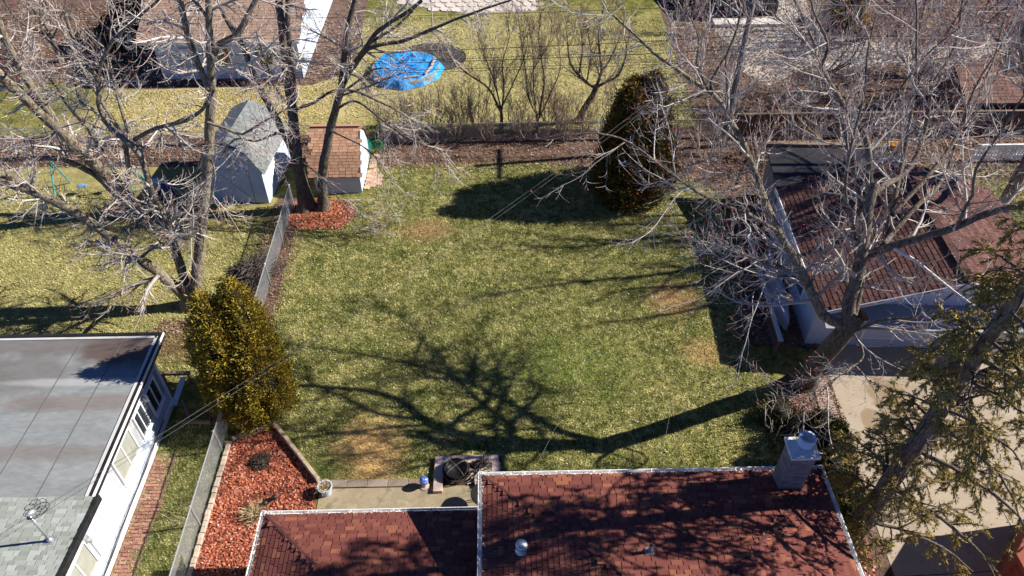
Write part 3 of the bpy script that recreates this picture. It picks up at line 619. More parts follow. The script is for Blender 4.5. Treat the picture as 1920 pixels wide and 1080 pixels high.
# ============================================================= SHEDS
m_tan = mat('tan brown shingle', [(.44,.25,.16), (.52,.31,.205)], 2, fine=.12, fscale=80, island=([(.36,.20,.13), (.47,.27,.18), (.57,.35,.235)], .7))
sb = thing('garden_shed', 'small white shed with tan shingle gambrel roof by hexagon pavers', 'shed', (-8.2, 33.2, 0))
xs0, xs1, yf, yk = -9.3, -7.02, 31.55, 34.85; ym = (yf + yk) / 2
prof = [(31.38, 1.12), (32.1, 2.14), (33.2, 2.98), (34.3, 2.14), (35.02, 1.12)]
MB().box(xs0, xs1, yf, yk, 0, 1.15).build('wall', m_white_shadeblue, sb)
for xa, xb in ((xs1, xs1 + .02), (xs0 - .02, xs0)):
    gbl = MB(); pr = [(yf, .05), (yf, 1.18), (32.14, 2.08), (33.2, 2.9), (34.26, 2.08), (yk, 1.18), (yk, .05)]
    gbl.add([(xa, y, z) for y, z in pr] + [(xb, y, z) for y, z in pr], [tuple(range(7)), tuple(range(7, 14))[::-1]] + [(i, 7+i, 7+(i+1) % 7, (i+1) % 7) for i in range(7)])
    gbl.build('gable_wall', m_white_shadeblue, sb)
gt = MB()
for y in np.arange(yf + .2, yk, .3): gt.box(xs1 + .021, xs1 + .028, y, y + .02, .06, min(2.8, 1.15 + 2 * min(y - yf, yk - y)))
gt.build('panel_batten', m_trim, sb)
dd = MB().box(xs1 + .02, xs1 + .05, 32.6, 33.9, .08, 1.95).build('door', m_trim, sb); MB().box(xs1 + .05, xs1 + .07, 33.2, 33.26, 1.0, 1.12).build('handle', m_black, dd)
sr = MB()
for (ya, za), (yb_, zb_) in zip(prof, prof[1:]): roof_plane(sr, [(xs0 - .14, ya, za), (xs1 + .12, ya, za), (xs1 + .12, yb_, zb_), (xs0 - .14, yb_, zb_)][::1 if True else -1], .05)
sroof = sr.build('roof', mat('shed underlay', [(.12,.07,.05), (.16,.09,.065)], 3), sb)
ss = Shingles(sroof, m_tan, .33, .155, .016, cap=200); Ls = xs1 - xs0 + .26
for (ya, za), (yb_, zb_) in zip(prof[:2], prof[1:3]): ss.slope((xs0 - .14, ya, za), (1, 0, 0), (0, yb_ - ya, zb_ - za), math.hypot(yb_ - ya, zb_ - za) - .05, lambda q: (0, Ls))
ss.finish()
bw = MB(); bw.box(xs0 - .14, xs1 + .12, 33.1, 33.3, 2.99, 3.02); bw.build('ridge_cap', m_tan, sb)
# blue-shaded white barn shed, turned clockwise
TB = rotT(-13.1, 30.9, -5)
bs = thing('barn_shed', 'white barn shed with patchy grey metal gambrel roof behind the left trees', 'shed', (-13.0, 32.8, 0))
W2, D2 = 1.5, 3.9
MB(TB).box(-W2, W2, 0, D2, 0, 2.1).build('wall', m_white_shadeblue, bs)
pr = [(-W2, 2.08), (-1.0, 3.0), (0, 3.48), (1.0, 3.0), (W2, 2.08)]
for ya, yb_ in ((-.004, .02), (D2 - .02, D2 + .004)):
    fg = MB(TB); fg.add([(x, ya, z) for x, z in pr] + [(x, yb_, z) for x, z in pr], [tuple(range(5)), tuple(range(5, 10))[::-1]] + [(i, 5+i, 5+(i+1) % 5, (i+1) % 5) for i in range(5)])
    fg.build('gable_wall', m_white_shadeblue, bs)
m_metal = mat('patchy grey roofing', [(.09,.10,.105), (.20,.215,.215), (.13,.14,.14), (.28,.30,.30)], 2.6, rough=.5, fine=.25, fscale=5, island=([(.11,.12,.12), (.24,.26,.26)], .35))
pr2 = [(-W2 - .22, 1.92), (-1.02, 3.06), (0, 3.55), (1.02, 3.06), (W2 + .22, 1.92)]
for (xa, za), (xb, zb_) in zip(pr2, pr2[1:]):
    for k_ in range(4):
        ya, yb_ = -.22 + k_ * (D2 + .4) / 4 + .004, -.22 + (k_ + 1) * (D2 + .4) / 4 - .004
        mb = MB(TB); roof_plane(mb, [(xa, ya, za), (xb, ya, zb_), (xb, yb_, zb_), (xa, yb_, za)], .04); mb.build('roof_panel', m_metal, bs)
trm = MB(TB)
for (xa, za), (xb, zb_) in zip(pr, pr[1:]): trm.bar((xa, -.03, za), (xb, -.03, zb_), .05, .12, up=(0, 1, 0))
trm.build('front_trim', m_trim, bs)
dr = MB(TB).box(-.8, .8, -.05, -.005, .1, 2.0).build('door', m_white_shadeblue, bs)
for a_, b_ in (((-.78, .12), (-.02, 1.0)), ((.02, 1.0), (.78, .12)), ((-.78, 1.98), (-.02, 1.02)), ((.02, 1.02), (.78, 1.98))): MB(TB).bar((a_[0], -.065, a_[1]), (b_[0], -.065, b_[1]), .03, .09, up=(0, 1, 0)).build('brace', m_trim, dr)
MB(TB).box(W2, W2 + .03, .9, 1.8, .9, 1.6).build('window', m_trim, bs)

# ============================================================= HOUSE BEYOND (upper left)
bh = thing('house', 'white house with tan shingle roof beyond the back fence, upper left', 'house', (-16.6, 48, 0))
HX0, HX1, HY = -21.0, -12.2, 43.9
MB().box(HX0, HX1, HY, 56, 0, 2.75).build('wall', m_white_shadeblue, bh)
gw = MB(); gw.add([(HX1, HY, 2.7), (HX1, 56, 2.7), (HX1, 49.95, 5.35), (HX1 - .02, HY, 2.7), (HX1 - .02, 56, 2.7), (HX1 - .02, 49.95, 5.35)], [(0,1,2),(5,4,3),(0,3,4,1),(1,4,5,2),(2,5,3,0)]); gw.build('gable_wall', m_white_shadeblue, bh)
rb = MB(); roof_plane(rb, [(HX0 - .7, HY - .5, 2.72), (HX1 + .3, HY - .5, 2.72), (HX1 + .3, 49.95, 5.5), (HX0 - .7, 49.95, 5.5)]); roof_plane(rb, [(HX0 - .7, 56.5, 2.72), (HX1 + .3, 56.5, 2.72), (HX1 + .3, 49.95, 5.5), (HX0 - .7, 49.95, 5.5)][::-1])
rbo = rb.build('roof', mat('tan underlay', [(.13,.08,.06), (.17,.11,.08)], 3), bh)
m_tan2 = mat('dusty tan shingle', [(.30,.20,.15), (.37,.26,.2)], 2, fine=.12, fscale=60, island=([(.25,.165,.125), (.33,.225,.17), (.40,.285,.22)], .7))
s3 = Shingles(rbo, m_tan2, .5, .22, .02, cap=300); k3 = 2.78 / 6.55
s3.slope((HX0 - .7, HY - .5, 2.72), (1, 0, 0), (0, 1, k3), 6.9, lambda q: (0, HX1 - HX0 + 1.0)); s3.finish()
MB().box(HX0 - .7, HX1 + .3, HY - .56, HY - .51, 2.56, 2.74).build('fascia', m_trim, bh)
MB().box(HX1 + .31, HX1 + .35, HY - .5, 44.2, 2.5, 2.7).build('rake_board', m_trim, bh)
for (xa, xb) in ((-17.6, -16.5), (-14.9, -13.6)):
    ww = MB().box(xa - .08, xb + .08, HY - .06, HY - .005, .92, 2.18).build('window', m_trim, bh); MB().box(xa, xb, HY - .075, HY - .062, 1.0, 2.1).build('pane', m_glass, ww)
dd = MB().box(-19.6, -18.7, HY - .07, HY - .005, .05, 2.1).build('door', m_white_shadeblue, bh); MB().box(-18.85, -18.8, HY - .11, HY - .071, 1.0, 1.1).build('handle', m_black, dd)
pv = G(301, 65, 3.2); MB().tube([(pv[0], 44.9, 3.1), (pv[0], 44.9, 3.9)], .07, 10).lathe(pv[0], 44.9, [(.13, 3.9), (.13, 4.05), (.05, 4.1)], 10).build('vent_pipe', m_galv, rbo)

# ============================================================= POOL AND THINGS BEHIND
pool = thing('covered_pool', 'low round pool under a wrinkled blue tarp on the far lawn', 'pool', (-5.75, 44.6, 0))
n_r, n_a = 14, 64; vs = [(-5.75, 44.7, .42)]; fs = []
for i in range(1, n_r + 1):
    for j in range(n_a):
        q = 2 * math.pi * j / n_a; sq = 1 / max(abs(math.cos(q)), abs(math.sin(q))); rr = (2.3 * (1 + .05 * math.sin(3 * q + 1) + .03 * math.sin(11 * q))) * i / n_r * (1 + .06 * (sq - 1))
        wr = .02 * math.sin(4 * q + i * .6) + .018 * math.sin(9 * q - i * 1.1) + rng.normal(0, .022)
        zz = .48 + wr if i < n_r - 2 else (.48, .30, .03)[i - n_r + 2] + wr * .5
        vs.append((-5.75 + rr * math.cos(q), 44.6 + rr * 1.02 * math.sin(q), max(.02, zz)))
for j in range(n_a): fs.append((0, 1 + j, 1 + (j + 1) % n_a))
for i in range(n_r - 1):
    for j in range(n_a): a = 1 + i * n_a; fs.append((a + j, a + n_a + j, a + n_a + (j + 1) % n_a, a + (j + 1) % n_a))
MB().add(vs, fs).build('tarp', mat('blue tarp', [(.01,.20,.62), (.02,.30,.75), (.03,.25,.68)], 2, rough=.45, fine=.25, fscale=6, bump=.8, bscale=5), pool)
MB().lathe(-5.75, 44.6, [(2.15, 0), (2.15, .4), (2.1, .42)], 40).build('pool_wall', m_galv, pool)
mb = MB()
for (dx, dy, an) in ((-1.3, -1.9, .3), (.5, -1.75, .2), (1.5, -.9, 1.2), (1.75, .2, 1.4), (-.6, 1.7, .1)):
    c, s_ = math.cos(an), math.sin(an); mb.bar((-5.75 + dx - .5*c, 44.6 + dy - .5*s_, .56), (-5.75 + dx + .5*c, 44.6 + dy + .5*s_, .57), .12, .09)
mb.build('weight_log', mat('pale logs', [(.4,.32,.27), (.55,.45,.4)], 3, fine=.2), pool)
mt = thing('ground_mat', 'dark grey mat on the far lawn beside the blue tarp', 'mat', (-4.3, 47.2, 0))
MB().prism([(-4.3 + 2.3 * math.cos(R_(a)), 46.5 + 2.0 * math.sin(R_(a))) for a in range(0, 360, 15)], .004, .035).build('sheet', mat('grey mat', [(.035,.035,.04), (.06,.06,.065)], 1, rough=.7), mt)
MB().tube([(-4.3 + 2.32 * math.cos(R_(a)), 46.5 + 2.02 * math.sin(R_(a)), .035) for a in range(0, 361, 10)], .03, 6, cap=False).build('hem', m_black, mt)
flat('patio', [(-7.2, 55.6), (-4.6, 54.2), (-1.9, 53.4), (3.0, 53.7), (3.4, 64), (-9, 64)], .02, m_rock)
fp = [o for o in COL.objects if o.name.startswith('patio')][-1]
me_fl = [MB().prism([(.42 * random.uniform(.8, 1.15) * math.cos(R_(a + random.uniform(-12, 12))), .36 * random.uniform(.8, 1.15) * math.sin(R_(a))) for a in range(0, 360, 60)], 0, .04) for _ in range(4)]
fm = []
for q in me_fl:
    me = bpy.data.meshes.new('flagstone'); me.from_pydata(q.v, [], q.f); me.materials.append(mat('flagstone', [(.5,.45,.42), (.62,.57,.54)], 2, island=([(.42,.37,.34), (.65,.6,.57)], .6), fine=.15)); fm.append(me)
for i in range(13):
    for j in range(4):
        x = -7 + i * .82 + (.4 if j % 2 else 0); y = 53.9 + j * .78 + (1.6 if i < 3 else .2)
        put('flagstone', random.choice(fm), fp, (x, y, .018), random.uniform(0, 6))
fb = thing('house', 'dark-fronted house edge above the far flagstone patio', 'house', (0, 57, 0))
MB().box(-2.2, 11, 57.2, 66, 0, 2.6).build('wall', mat('dark siding', [(.03,.035,.05), (.05,.055,.07)], 2), fb); MB().box(-2.6, 11.4, 56.7, 66, 2.6, 2.8).build('roof', m_dkroof, fb)
MB().box(-1, 1.6, 57.13, 57.19, .1, 2.1).build('patio_door', m_glass, fb)
# outbuilding and yard at upper right
ob = thing('outbuilding', 'grey-roofed dark outbuilding beside the utility pole, top of the photo', 'shed', (18, 53, 0))
MB().box(16.2, 20.4, 52.5, 58, 0, 2.2).build('wall', mat('dark boards', [(.03,.028,.028), (.06,.055,.05)], 2), ob)
mb = MB(); roof_plane(mb, [(15.9, 52.0, 2.2), (20.7, 52.0, 2.2), (20.7, 58.4, 3.0), (15.9, 58.4, 3.0)], .12); mb.build('roof', mat('grey tin roof', [(.3,.29,.29), (.42,.41,.41)], 1.5, rough=.5), ob)
MB().box(17.2, 18.3, 52.43, 52.49, 0, 1.9).build('door', m_black, ob)
MB().box(15.5, 20.6, 50.6, 51.6, 0, .25).build('step', mat('pale step', [(.6,.56,.52), (.7,.66,.62)], 3, fine=.1), ob)
# wooden fence behind the garage
wf = thing('wooden_fence', 'dark board fence with pale cap rail behind the garage', 'fence', (13.6, 36.3, 0))
x = 13.4
while x < 31:
    MB().box(x + .006, x + .144, 36.28, 36.305, .05, 1.46 + random.uniform(-.02, .02)).build('board', m_fencewood, wf); x += .15
for xx in np.arange(13.4, 31.1, 2.2): MB().box(xx, xx + .09, 36.31, 36.4, 0, 1.5).build('post', m_fencewood, wf)
MB().box(13.3, 31.1, 36.24, 36.4, 1.51, 1.55).build('cap_rail', m_wood, wf)
# white picket panel
pk = thing('picket_fence', 'short white picket fence at the far edge of the right lawn', 'fence', (27.5, 33.7, 0))
for i in range(28): MB().box(25.9 + i * .16, 25.9 + i * .16 + .09, 33.66, 33.685, .05, 1.0).build('picket', m_trim, pk)
for z in (.3, .85): MB().box(25.85, 30.4, 33.69, 33.73, z, z + .08).build('rail', m_trim, pk)
MB().box(25.85, 30.4, 33.63, 33.75, 1.0, 1.05).build('top_board', m_trim, pk)
for xx in (25.85, 28.1, 30.3): MB().box(xx, xx + .09, 33.735, 33.82, 0, 1.0).build('post', m_trim, pk)
# red-brown roofed shed at right edge
rs = thing('garden_shed', 'shed with dusty red-brown roof at the right edge', 'shed', (29.5, 37.5, 0))
MB().box(26.6, 33.5, 36.9, 40.6, 0, 1.9).build('wall', mat('brown boards', [(.09,.055,.045), (.14,.09,.07)], 2, fine=.2), rs)
mb = MB(); roof_plane(mb, [(26.2, 36.5, 1.9), (33.9, 36.5, 1.9), (33.9, 38.8, 2.9), (26.2, 38.8, 2.9)], .08); roof_plane(mb, [(26.2, 41.1, 1.9), (33.9, 41.1, 1.9), (33.9, 38.8, 2.9), (26.2, 38.8, 2.9)][::-1], .08)
rro = mb.build('roof', mat('red brown underlay', [(.1,.05,.04), (.13,.065,.05)], 3), rs)
s4 = Shingles(rro, mat('dusty red shingle', [(.16,.085,.068), (.2,.105,.085)], 2, island=([(.12,.065,.05), (.22,.12,.098)], .7), fine=.15), .5, .22, .02, cap=60)
s4.slope((26.2, 36.5, 1.9), (1, 0, 0), (0, 2.3, 1.0), 2.4, lambda q: (0, 7.7)); s4.finish()
mb = MB(); mb.lathe(29.3, 38.8, [(.0, 2.92), (.32, 2.93), (.36, 3.0), (.25, 3.12), (0, 3.16)], 14, close=False); mb.build('roof_vent', m_white_shadeblue, rs, smooth=True)
# second brick house at lower right corner
rbk = thing('brick_house', 'red brick house corner at the lower right beyond the driveway', 'house', (17, 7, 0))
m_rb = mat('red brick', [(.22,.05,.035), (.3,.075,.05)], 6, fine=.2, fscale=14, island=([(.17,.04,.03), (.32,.085,.06)], .6))
PB = [(14.9, -4), (14.9, 9.9), (17.3, 12.3), (30, 12.3), (30, -4)]
wbk = MB().prism(PB, 0, 2.5).build('wall', mat('brick mortar', [(.2,.13,.11), (.25,.17,.15)], 5), rbk)
mb = MB()
for (ax_, ay_), (bx_, by_) in zip(PB[:3], PB[1:4]):
    d = np.array([bx_-ax_, by_-ay_]); L = min(6.0, np.linalg.norm(d)); d /= np.linalg.norm(d); nn = np.array([-d[1], d[0]])
    st = np.array([ax_, ay_]) if (ax_, ay_) != PB[0] else np.array([14.9, 9.9 - 5.4])
    L = min(L, math.dist(st, (bx_, by_)))
    for r_ in range(29):
        s_ = -(.12 if r_ % 2 else 0)
        while s_ < L - .02:
            a_, b_ = max(.01, s_), min(L, s_ + .225)
            c = st + d * (a_ + b_) / 2 + nn * .008
            if b_ - a_ > .04: mb.obox((c[0], c[1], .06 + r_ * .085), (*(d * (b_ - a_) / 2), 0), (*(nn * .01), 0), (0, 0, .036))
            s_ += .24
mb.build('brick_courses', m_rb, wbk, 'stuff')
MB().prism([(x_ - .1, y_ + .12) for x_, y_ in PB], 2.502, 2.6).build('coping', mat('brick coping', [(.25,.07,.05), (.3,.09,.065)], 4, fine=.2), rbk)

# ============================================================= UTILITY POLE AND WIRES
pl = thing('utility_pole', 'tall grey wooden utility pole behind the round evergreen', 'utility pole', (12.6, 35.5, 0))
m_pole = mat('grey pole wood', [(.13,.12,.115), (.2,.185,.175)], 3, stretch=(3, 3, .4), fine=.2)
MB().tube([(12.6, 35.5, 0), (12.5, 35.5, 9.3)], [.17, .13], 12).build('shaft', m_pole, pl, smooth=True)
MB().box(12.42, 12.54, 34.1, 37.0, 8.35, 8.5).build('crossarm', m_pole, pl)
for yv in (34.25, 35.1, 36.0, 36.85): MB().lathe(12.48, yv, [(.04, 8.5), (.05, 8.56), (.06, 8.62), (.03, 8.7)], 8).build('insulator', m_galv, pl)
def wire(label, a, b, sag, r=.012, m=None, cat='wire', group=None):
    a, b = np.array(a, float), np.array(b, float); n = 28
    pts = [a + (b - a) * t - np.array([0, 0, sag * 4 * t * (1 - t)]) for t in np.linspace(0, 1, n)]
    o = MB().tube(pts, r, 5).build('wire', m or m_black, origin=tuple(a)); return tag(o, label, cat, group)
for i, (zz, yv) in enumerate(((6.5, 35.4), (6.0, 35.35), (5.7, 35.6), (5.35, 35.4), (5.1, 35.55), (8.6, 34.25), (8.6, 36.85))):
    g = 'overhead cables along the back fence'; lb = ('thick dark cable over the back fence, third from the top', 'thin cable over the back fence, fourth from the top', 'thick cable over the back fence, third from the bottom', 'thin cable over the back fence, second from the bottom', 'lowest thin cable over the back fence', 'top power line over the back fence, nearer the central lawn', 'top power line over the back fence, farther from the central lawn')[i]
    wire(lb, (12.52, yv, zz), (-45, yv + .3, zz + .2), .9 - .05 * i, .016 if i in (0, 2) else .011, group=g)
    wire('pale cable running right from the pole over the thicket, ' + ('third from the top', 'fourth from the top', 'third from the bottom', 'second from the bottom', 'the lowest', 'nearer of the top pair', 'farther of the top pair')[i], (12.55, yv, zz), (60, yv + 1, zz + .3), .6, .013, mat('weathered cable', [(.3,.3,.3), (.4,.4,.4)], 3), group='overhead cables right of the pole')
m_cab = mat('grey twisted cable', [(.10,.10,.10), (.2,.2,.2)], 14, rough=.5)
wire('service cable from the pole to the mast on the pale roof, upper of two', (12.5, 35.4, 7.2), (mtop[0] + .1, mtop[1] + .1, mtop[2] + .05), .9, .005, m_cab)
wire('service cable from the pole to the mast on the pale roof, lower of two', (12.5, 35.4, 6.8), (mtop[0] + .15, mtop[1] + .0, mtop[2] - .05), .8, .0045, m_cab)
wire('service cable from the pole to the back gutter of the red-roofed house', (12.5, 35.4, 7.0), (4.55, 12.0, 4.3), .7, .0045, m_cab)
wire('thin cable from the pole to the roof near the fire pit', (12.5, 35.4, 6.6), (.9, 12.0, 4.3), .6, .004, m_cab)

# ============================================================= SMALL THINGS NEAR THE PATIO
fsr = thing('fire_pit_surround', 'rectangular border of pinkish blocks around the fire pit', 'border', (-1.25, 14.8, 0))
me_fb = block_mesh('surround_block', .56, .32, .16, m_pinkstone)
for i in range(4): put('block', me_fb, fsr, (-2.12 + i * .575, 15.22, 0), 0)
for i in range(2): put('block', me_fb, fsr, (-2.25, 14.78 - i * .57, 0), math.pi/2); put('block', me_fb, fsr, (-.22, 14.78 - i * .57, 0), math.pi/2)
put('block', me_fb, fsr, (-.7, 14.3, 0), .15)
MB().box(-2.07, -.4, 14.26, 15.05, .0, .012).build('ash_bed', mat('ash soil', [(.02,.017,.015), (.06,.05,.045)], 6), fsr)
pc = (-1.62, 14.68)
pit = thing('fire_pit', 'round black metal fire pit with crossed mesh lid', 'fire pit', (*pc, 0))
MB().lathe(*pc, [(.20, .18), (.34, .26), (.40, .38), (.42, .40), (.42, .42), (.39, .42), (.32, .29), (.0, .22)], 28, close=False).build('bowl', m_black, pit, smooth=True)
for k_ in range(3):
    a = R_(30 + 120 * k_); MB().tube([(pc[0] + .42 * math.cos(a), pc[1] + .42 * math.sin(a), 0.012), (pc[0] + .33 * math.cos(a), pc[1] + .33 * math.sin(a), .36)], .018, 6).build('leg', m_black, pit)
rg = MB(); rg.tube([(pc[0] + .47 * math.cos(R_(a)), pc[1] + .47 * math.sin(R_(a)), .30) for a in range(0, 361, 12)], .016, 6, cap=False)
for a in range(0, 360, 8): rg.tube([(pc[0] + .46 * math.cos(R_(a)), pc[1] + .46 * math.sin(R_(a)), .16), (pc[0] + .46 * math.cos(R_(a)), pc[1] + .46 * math.sin(R_(a)), .30)], .006, 4)
rg.tube([(pc[0] + .46 * math.cos(R_(a)), pc[1] + .46 * math.sin(R_(a)), .16) for a in range(0, 361, 12)], .012, 6, cap=False); rg.build('guard_ring', mat('rusty dark steel', [(.05,.03,.022), (.12,.07,.05)], 8), pit)
ld = MB()
for a in (40, 130): ld.tube([(pc[0] + .41 * math.cos(R_(a)) * math.cos(R_(t)), pc[1] + .41 * math.sin(R_(a)) * math.cos(R_(t)), .43 + .16 * math.sin(R_(t))) for t in range(0, 181, 15)], .011, 5)
ld.build('lid_cross', mat('grey bar', [(.16,.14,.13), (.24,.21,.19)], 6), pit)
lm = MB()
for a in range(0, 180, 9): lm.tube([(pc[0] + .40 * math.cos(R_(a)) * math.cos(R_(t)), pc[1] + .40 * math.sin(R_(a)) * math.cos(R_(t)), .43 + .15 * math.sin(R_(t))) for t in range(0, 181, 20)], .004, 3)
lm.build('lid_mesh', m_black, pit)
def stick_pile(name, label, cx, cy, n, rad, h, ln, mats, parts=('stick',)):
    t = thing(name, label, 'sticks', (cx, cy, 0)); mb = [MB() for _ in mats]
    for i in range(n):
        a = random.uniform(0, 6.28); d = rad * math.sqrt(random.random()) * .7; z = random.uniform(.04, h * (1 - d / rad) + .06); q = random.gauss(.9, .5) if random.random() < .6 else random.uniform(0, 3.14); l = random.uniform(.5, 1) * ln
        c = np.array([cx + d * math.cos(a), cy + d * math.sin(a), z]); D = np.array([math.cos(q), math.sin(q), random.uniform(-.25, .35)])
        pts = [c - D * l / 2, c + rng.normal(0, .04, 3), c + D * l / 2]; pts = [np.array([p[0], p[1], max(.02, p[2])]) for p in pts]
        mb[i % len(mats)].tube(pts, random.uniform(.008, .02), 5)
    for b, m in zip(mb, mats): b.build('sticks', m, t)
    return t
m_palestick = mat('pale split sticks', [(.4,.33,.27), (.6,.52,.45)], 5); m_dkstick = mat('dark twigs', [(.04,.03,.025), (.09,.07,.06)], 5)
stick_pile('stick_pile', 'pile of pale kindling sticks beside the fire pit', -.72, 14.62, 80, .5, .22, .7, [m_palestick])
stick_pile('brush_bundle', 'dark tangled brush behind the kindling by the fire pit', -.75, 14.95, 90, .38, .3, .5, [m_dkstick, m_dkstick])
pt = thing('gazing_ball', 'blue glass ball on a pale stand at the patio edge', 'garden ornament', (-2.72, 14.22, 0))
MB().lathe(-2.72, 14.22, [(.17, .0), (.17, .05), (.09, .08), (.08, .2), (.12, .26)], 16).build('stand', m_stone, pt)
MB().lathe(-2.72, 14.22, [(.0, .22)] + [(.16 * math.sin(R_(a)), .37 - .16 * math.cos(R_(a))) for a in range(20, 180, 16)] + [(0, .53)], 20, close=False).build('ball', mat('blue crackle glass', [(.01,.03,.35), (.05,.12,.6), (.5,.55,.75)], 14, rough=.12, spec=.7), pt, smooth=True)
tb = thing('patio_table', 'round black patio table under the roof edge', 'table', (-.62, 13.45, 0))
MB().lathe(-.62, 13.45, [(.0, .70), (.44, .70), (.46, .72), (.46, .74), (.44, .75), (.0, .75)], 28, close=False).build('table_top', m_black, tb)
for k_ in range(4):
    a = R_(45 + 90 * k_); MB().tube([(-.62 + .34 * math.cos(a), 13.45 + .34 * math.sin(a), .02), (-.62 + .26 * math.cos(a), 13.45 + .26 * math.sin(a), .7)], .016, 6).build('leg', m_black, tb)
ch = thing('patio_chair', 'dark mesh patio chair beside the round black table', 'chair', (-.85, 12.75, 0))
for dx in (-.22, .22):
    for dy in (-.22, .22): MB().tube([(-.85 + dx, 12.75 + dy, .02), (-.85 + dx, 12.75 + dy, .44 if dy < 0 or True else .4)], .014, 6).build('leg', m_black, ch)
st_ = MB()
for i in range(14): st_.bar((-1.09 + i * .037, 12.5, .45), (-1.09 + i * .037, 13.0, .45), .012, .008); st_.bar((-1.1, 12.5 + i * .038, .456), (-.6, 12.5 + i * .038, .456), .012, .006)
st_.build('seat', m_black, ch)
bk = MB()
for i in range(14): bk.bar((-1.09 + i * .037, 12.50, .47), (-1.09 + i * .037, 12.40, .92), .012, .008)
for i in range(10): bk.bar((-1.1, 12.5 - .1 * i / 9, .48 + .045 * i), (-.6, 12.5 - .1 * i / 9, .48 + .045 * i), .012, .008)
bk.build('backrest', m_black, ch)
for s_ in (-.25, .25): MB().tube([(-.85 + s_, 12.45, .62), (-.85 + s_, 12.95, .62), (-.85 + s_, 12.97, .46)], .014, 6).build('armrest', m_black, ch)
m_straw = mat('dried ornamental grass', [(.42,.32,.17), (.58,.46,.28)], 4, island=([(.28,.2,.1), (.5,.39,.22), (.68,.57,.38)], .7))
def straw_tuft(name, label, x, y, z, n, spread, ln, parent=None, dark=None):
    P = np.column_stack([rng.normal(x, spread * .25, n), rng.normal(y, spread * .25, n), np.full(n, z)]); a = rng.uniform(0, 6.28, n); e = rng.uniform(.1, 1.2, n)
    D = np.column_stack([np.cos(a) * np.cos(e), np.sin(a) * np.cos(e), np.sin(e)]); V, F = shards(P, D, rng.uniform(.5, 1, n) * ln, .016)
    o = bigmesh('dry_stems', V, F, dark or m_straw, parent); return o
pp = G(613, 925); pot = thing('planter_pot', 'white pot of dried straw grass at the patio corner', 'planter', (pp[0], pp[1], 0))
MB().lathe(pp[0], pp[1], [(.15, 0), (.20, .25), (.24, .42), (.26, .42), (.26, .46), (.22, .46), (.2, .38), (0, .36)], 20, close=False).build('pot', m_white_shadeblue, pot, smooth=False)
straw_tuft('', '', pp[0], pp[1], .36, 260, .34, .34, pot)
q = G(478, 965); g1 = thing('ornamental_grass', 'tuft of dry straw grass lying in the red mulch bed', 'plant', (q[0], q[1], 0)); straw_tuft('', '', q[0], q[1], .03, 420, .5, .55, g1)
MB().lathe(q[0], q[1], [(.14, .02), (.1, .1), (0, .13)], 10, close=False).build('root_crown', m_mulchbase, g1)
q = G(490, 868); g2_ = thing('mounded_perennial', 'round clump of cut dark stems in the red mulch bed', 'plant', (q[0], q[1], 0))
n = 2200; a = rng.uniform(0, 6.28, n); e = np.arcsin(rng.uniform(0, 1, n)); D = np.column_stack([np.cos(a) * np.cos(e), np.sin(a) * np.cos(e), np.sin(e)])
V, F = shards(np.array([q[0], q[1], .02]) + D * rng.uniform(.1, .3, n)[:, None] * [1.1, 1.1, .8], unit(D + rng.normal(0, .35, (n, 3))), .12, .02); bigmesh('cut_stems', V, F, mat('dark dry stems', [(.05,.035,.025), (.1,.075,.05)], 4, island=([(.03,.022,.016), (.18,.14,.09)], .7)), g2_)
MB().lathe(q[0], q[1], [(.3, .02), (.26, .14), (.1, .24), (0, .25)], 12, close=False).build('stem_mound', m_dkstick, g2_)
for (u, v, lb) in ((517, 938, 'small black garden light in the red mulch, nearer the pot'), (499, 949, 'small black garden light in the red mulch, nearer the straw tuft')):
    q = G(u, v); l_ = thing('garden_light', lb, 'garden light', (q[0], q[1], 0))
    MB().tube([(q[0], q[1], .02), (q[0], q[1], .16)], .012, 6).build('stake', m_black, l_); MB().lathe(q[0], q[1], [(.03, .16), (.09, .18), (.09, .26), (.05, .29), (0, .3)], 12, close=False).build('lamp_head', m_black, l_)
# lumber frame beside the white house
fr = thing('lumber_frame', 'wooden beam frame with a white board beside the white house corner', 'lumber', (-12.2, 19.2, 0))
MB().box(-13.3, -12.1, 19.05, 19.2, .5, .62).build('beam', m_wood, fr)
for xx in (-13.2, -12.2): MB().box(xx - .05, xx + .05, 19.08, 19.18, 0, .5).build('leg', m_wood, fr)
MB().bar((-12.35, 19.0, .48), (-12.5, 17.9, .12), .22, .04).build('white_board', m_white_shadeblue, fr)
MB().bar((-12.3, 18.2, .06), (-11.7, 17.2, .06), .1, .1).build('beam', m_wood, fr); MB().bar((-12.2, 17.15, .08), (-10.9, 17.1, .08), .1, .12).build('beam', m_wood, fr)
# brush pile by the fence
stick_pile('brush_pile', 'large dark brush pile against the fence on the left lawn', -11.1, 25.3, 420, 1.15, .9, 1.5, [m_dkstick, mat('grey brush', [(.10,.085,.075), (.17,.15,.135)], 4), m_dkstick])
# swing set
sw = thing('swing_set', 'teal metal swing set behind the left tree', 'swing set', (-20.5, 31.8, 0)); m_teal = mat('teal paint', [(.04,.34,.36), (.06,.42,.43)], 4, rough=.4)
MB().tube([(-22.4, 31.8, 2.05), (-18.5, 32.0, 2.05)], .035, 8).build('top_bar', mat('orange bar', [(.5,.22,.1), (.55,.27,.13)], 4), sw)
for x_ in (-22.3, -18.6):
    for dy in (-.9, .9): MB().tube([(x_, 31.9, 2.05), (x_ + (-.15 if x_ < -20 else .15), 31.9 + dy, .0)], .035, 8).build('leg', m_teal, sw)
for x_ in (-21.3, -20.0):
    s_ = MB().box(x_ - .22, x_ + .22, 31.75, 31.97, .45, .48).build('swing_seat', mat('blue plastic', [(.1,.25,.55), (.2,.4,.7)], 3, rough=.4), sw)
    for d_ in (-.2, .2): MB().tube([(x_ + d_, 31.86, .48), (x_ + d_, 31.9, 2.05)], .01, 4).build('chain', m_galv, s_)
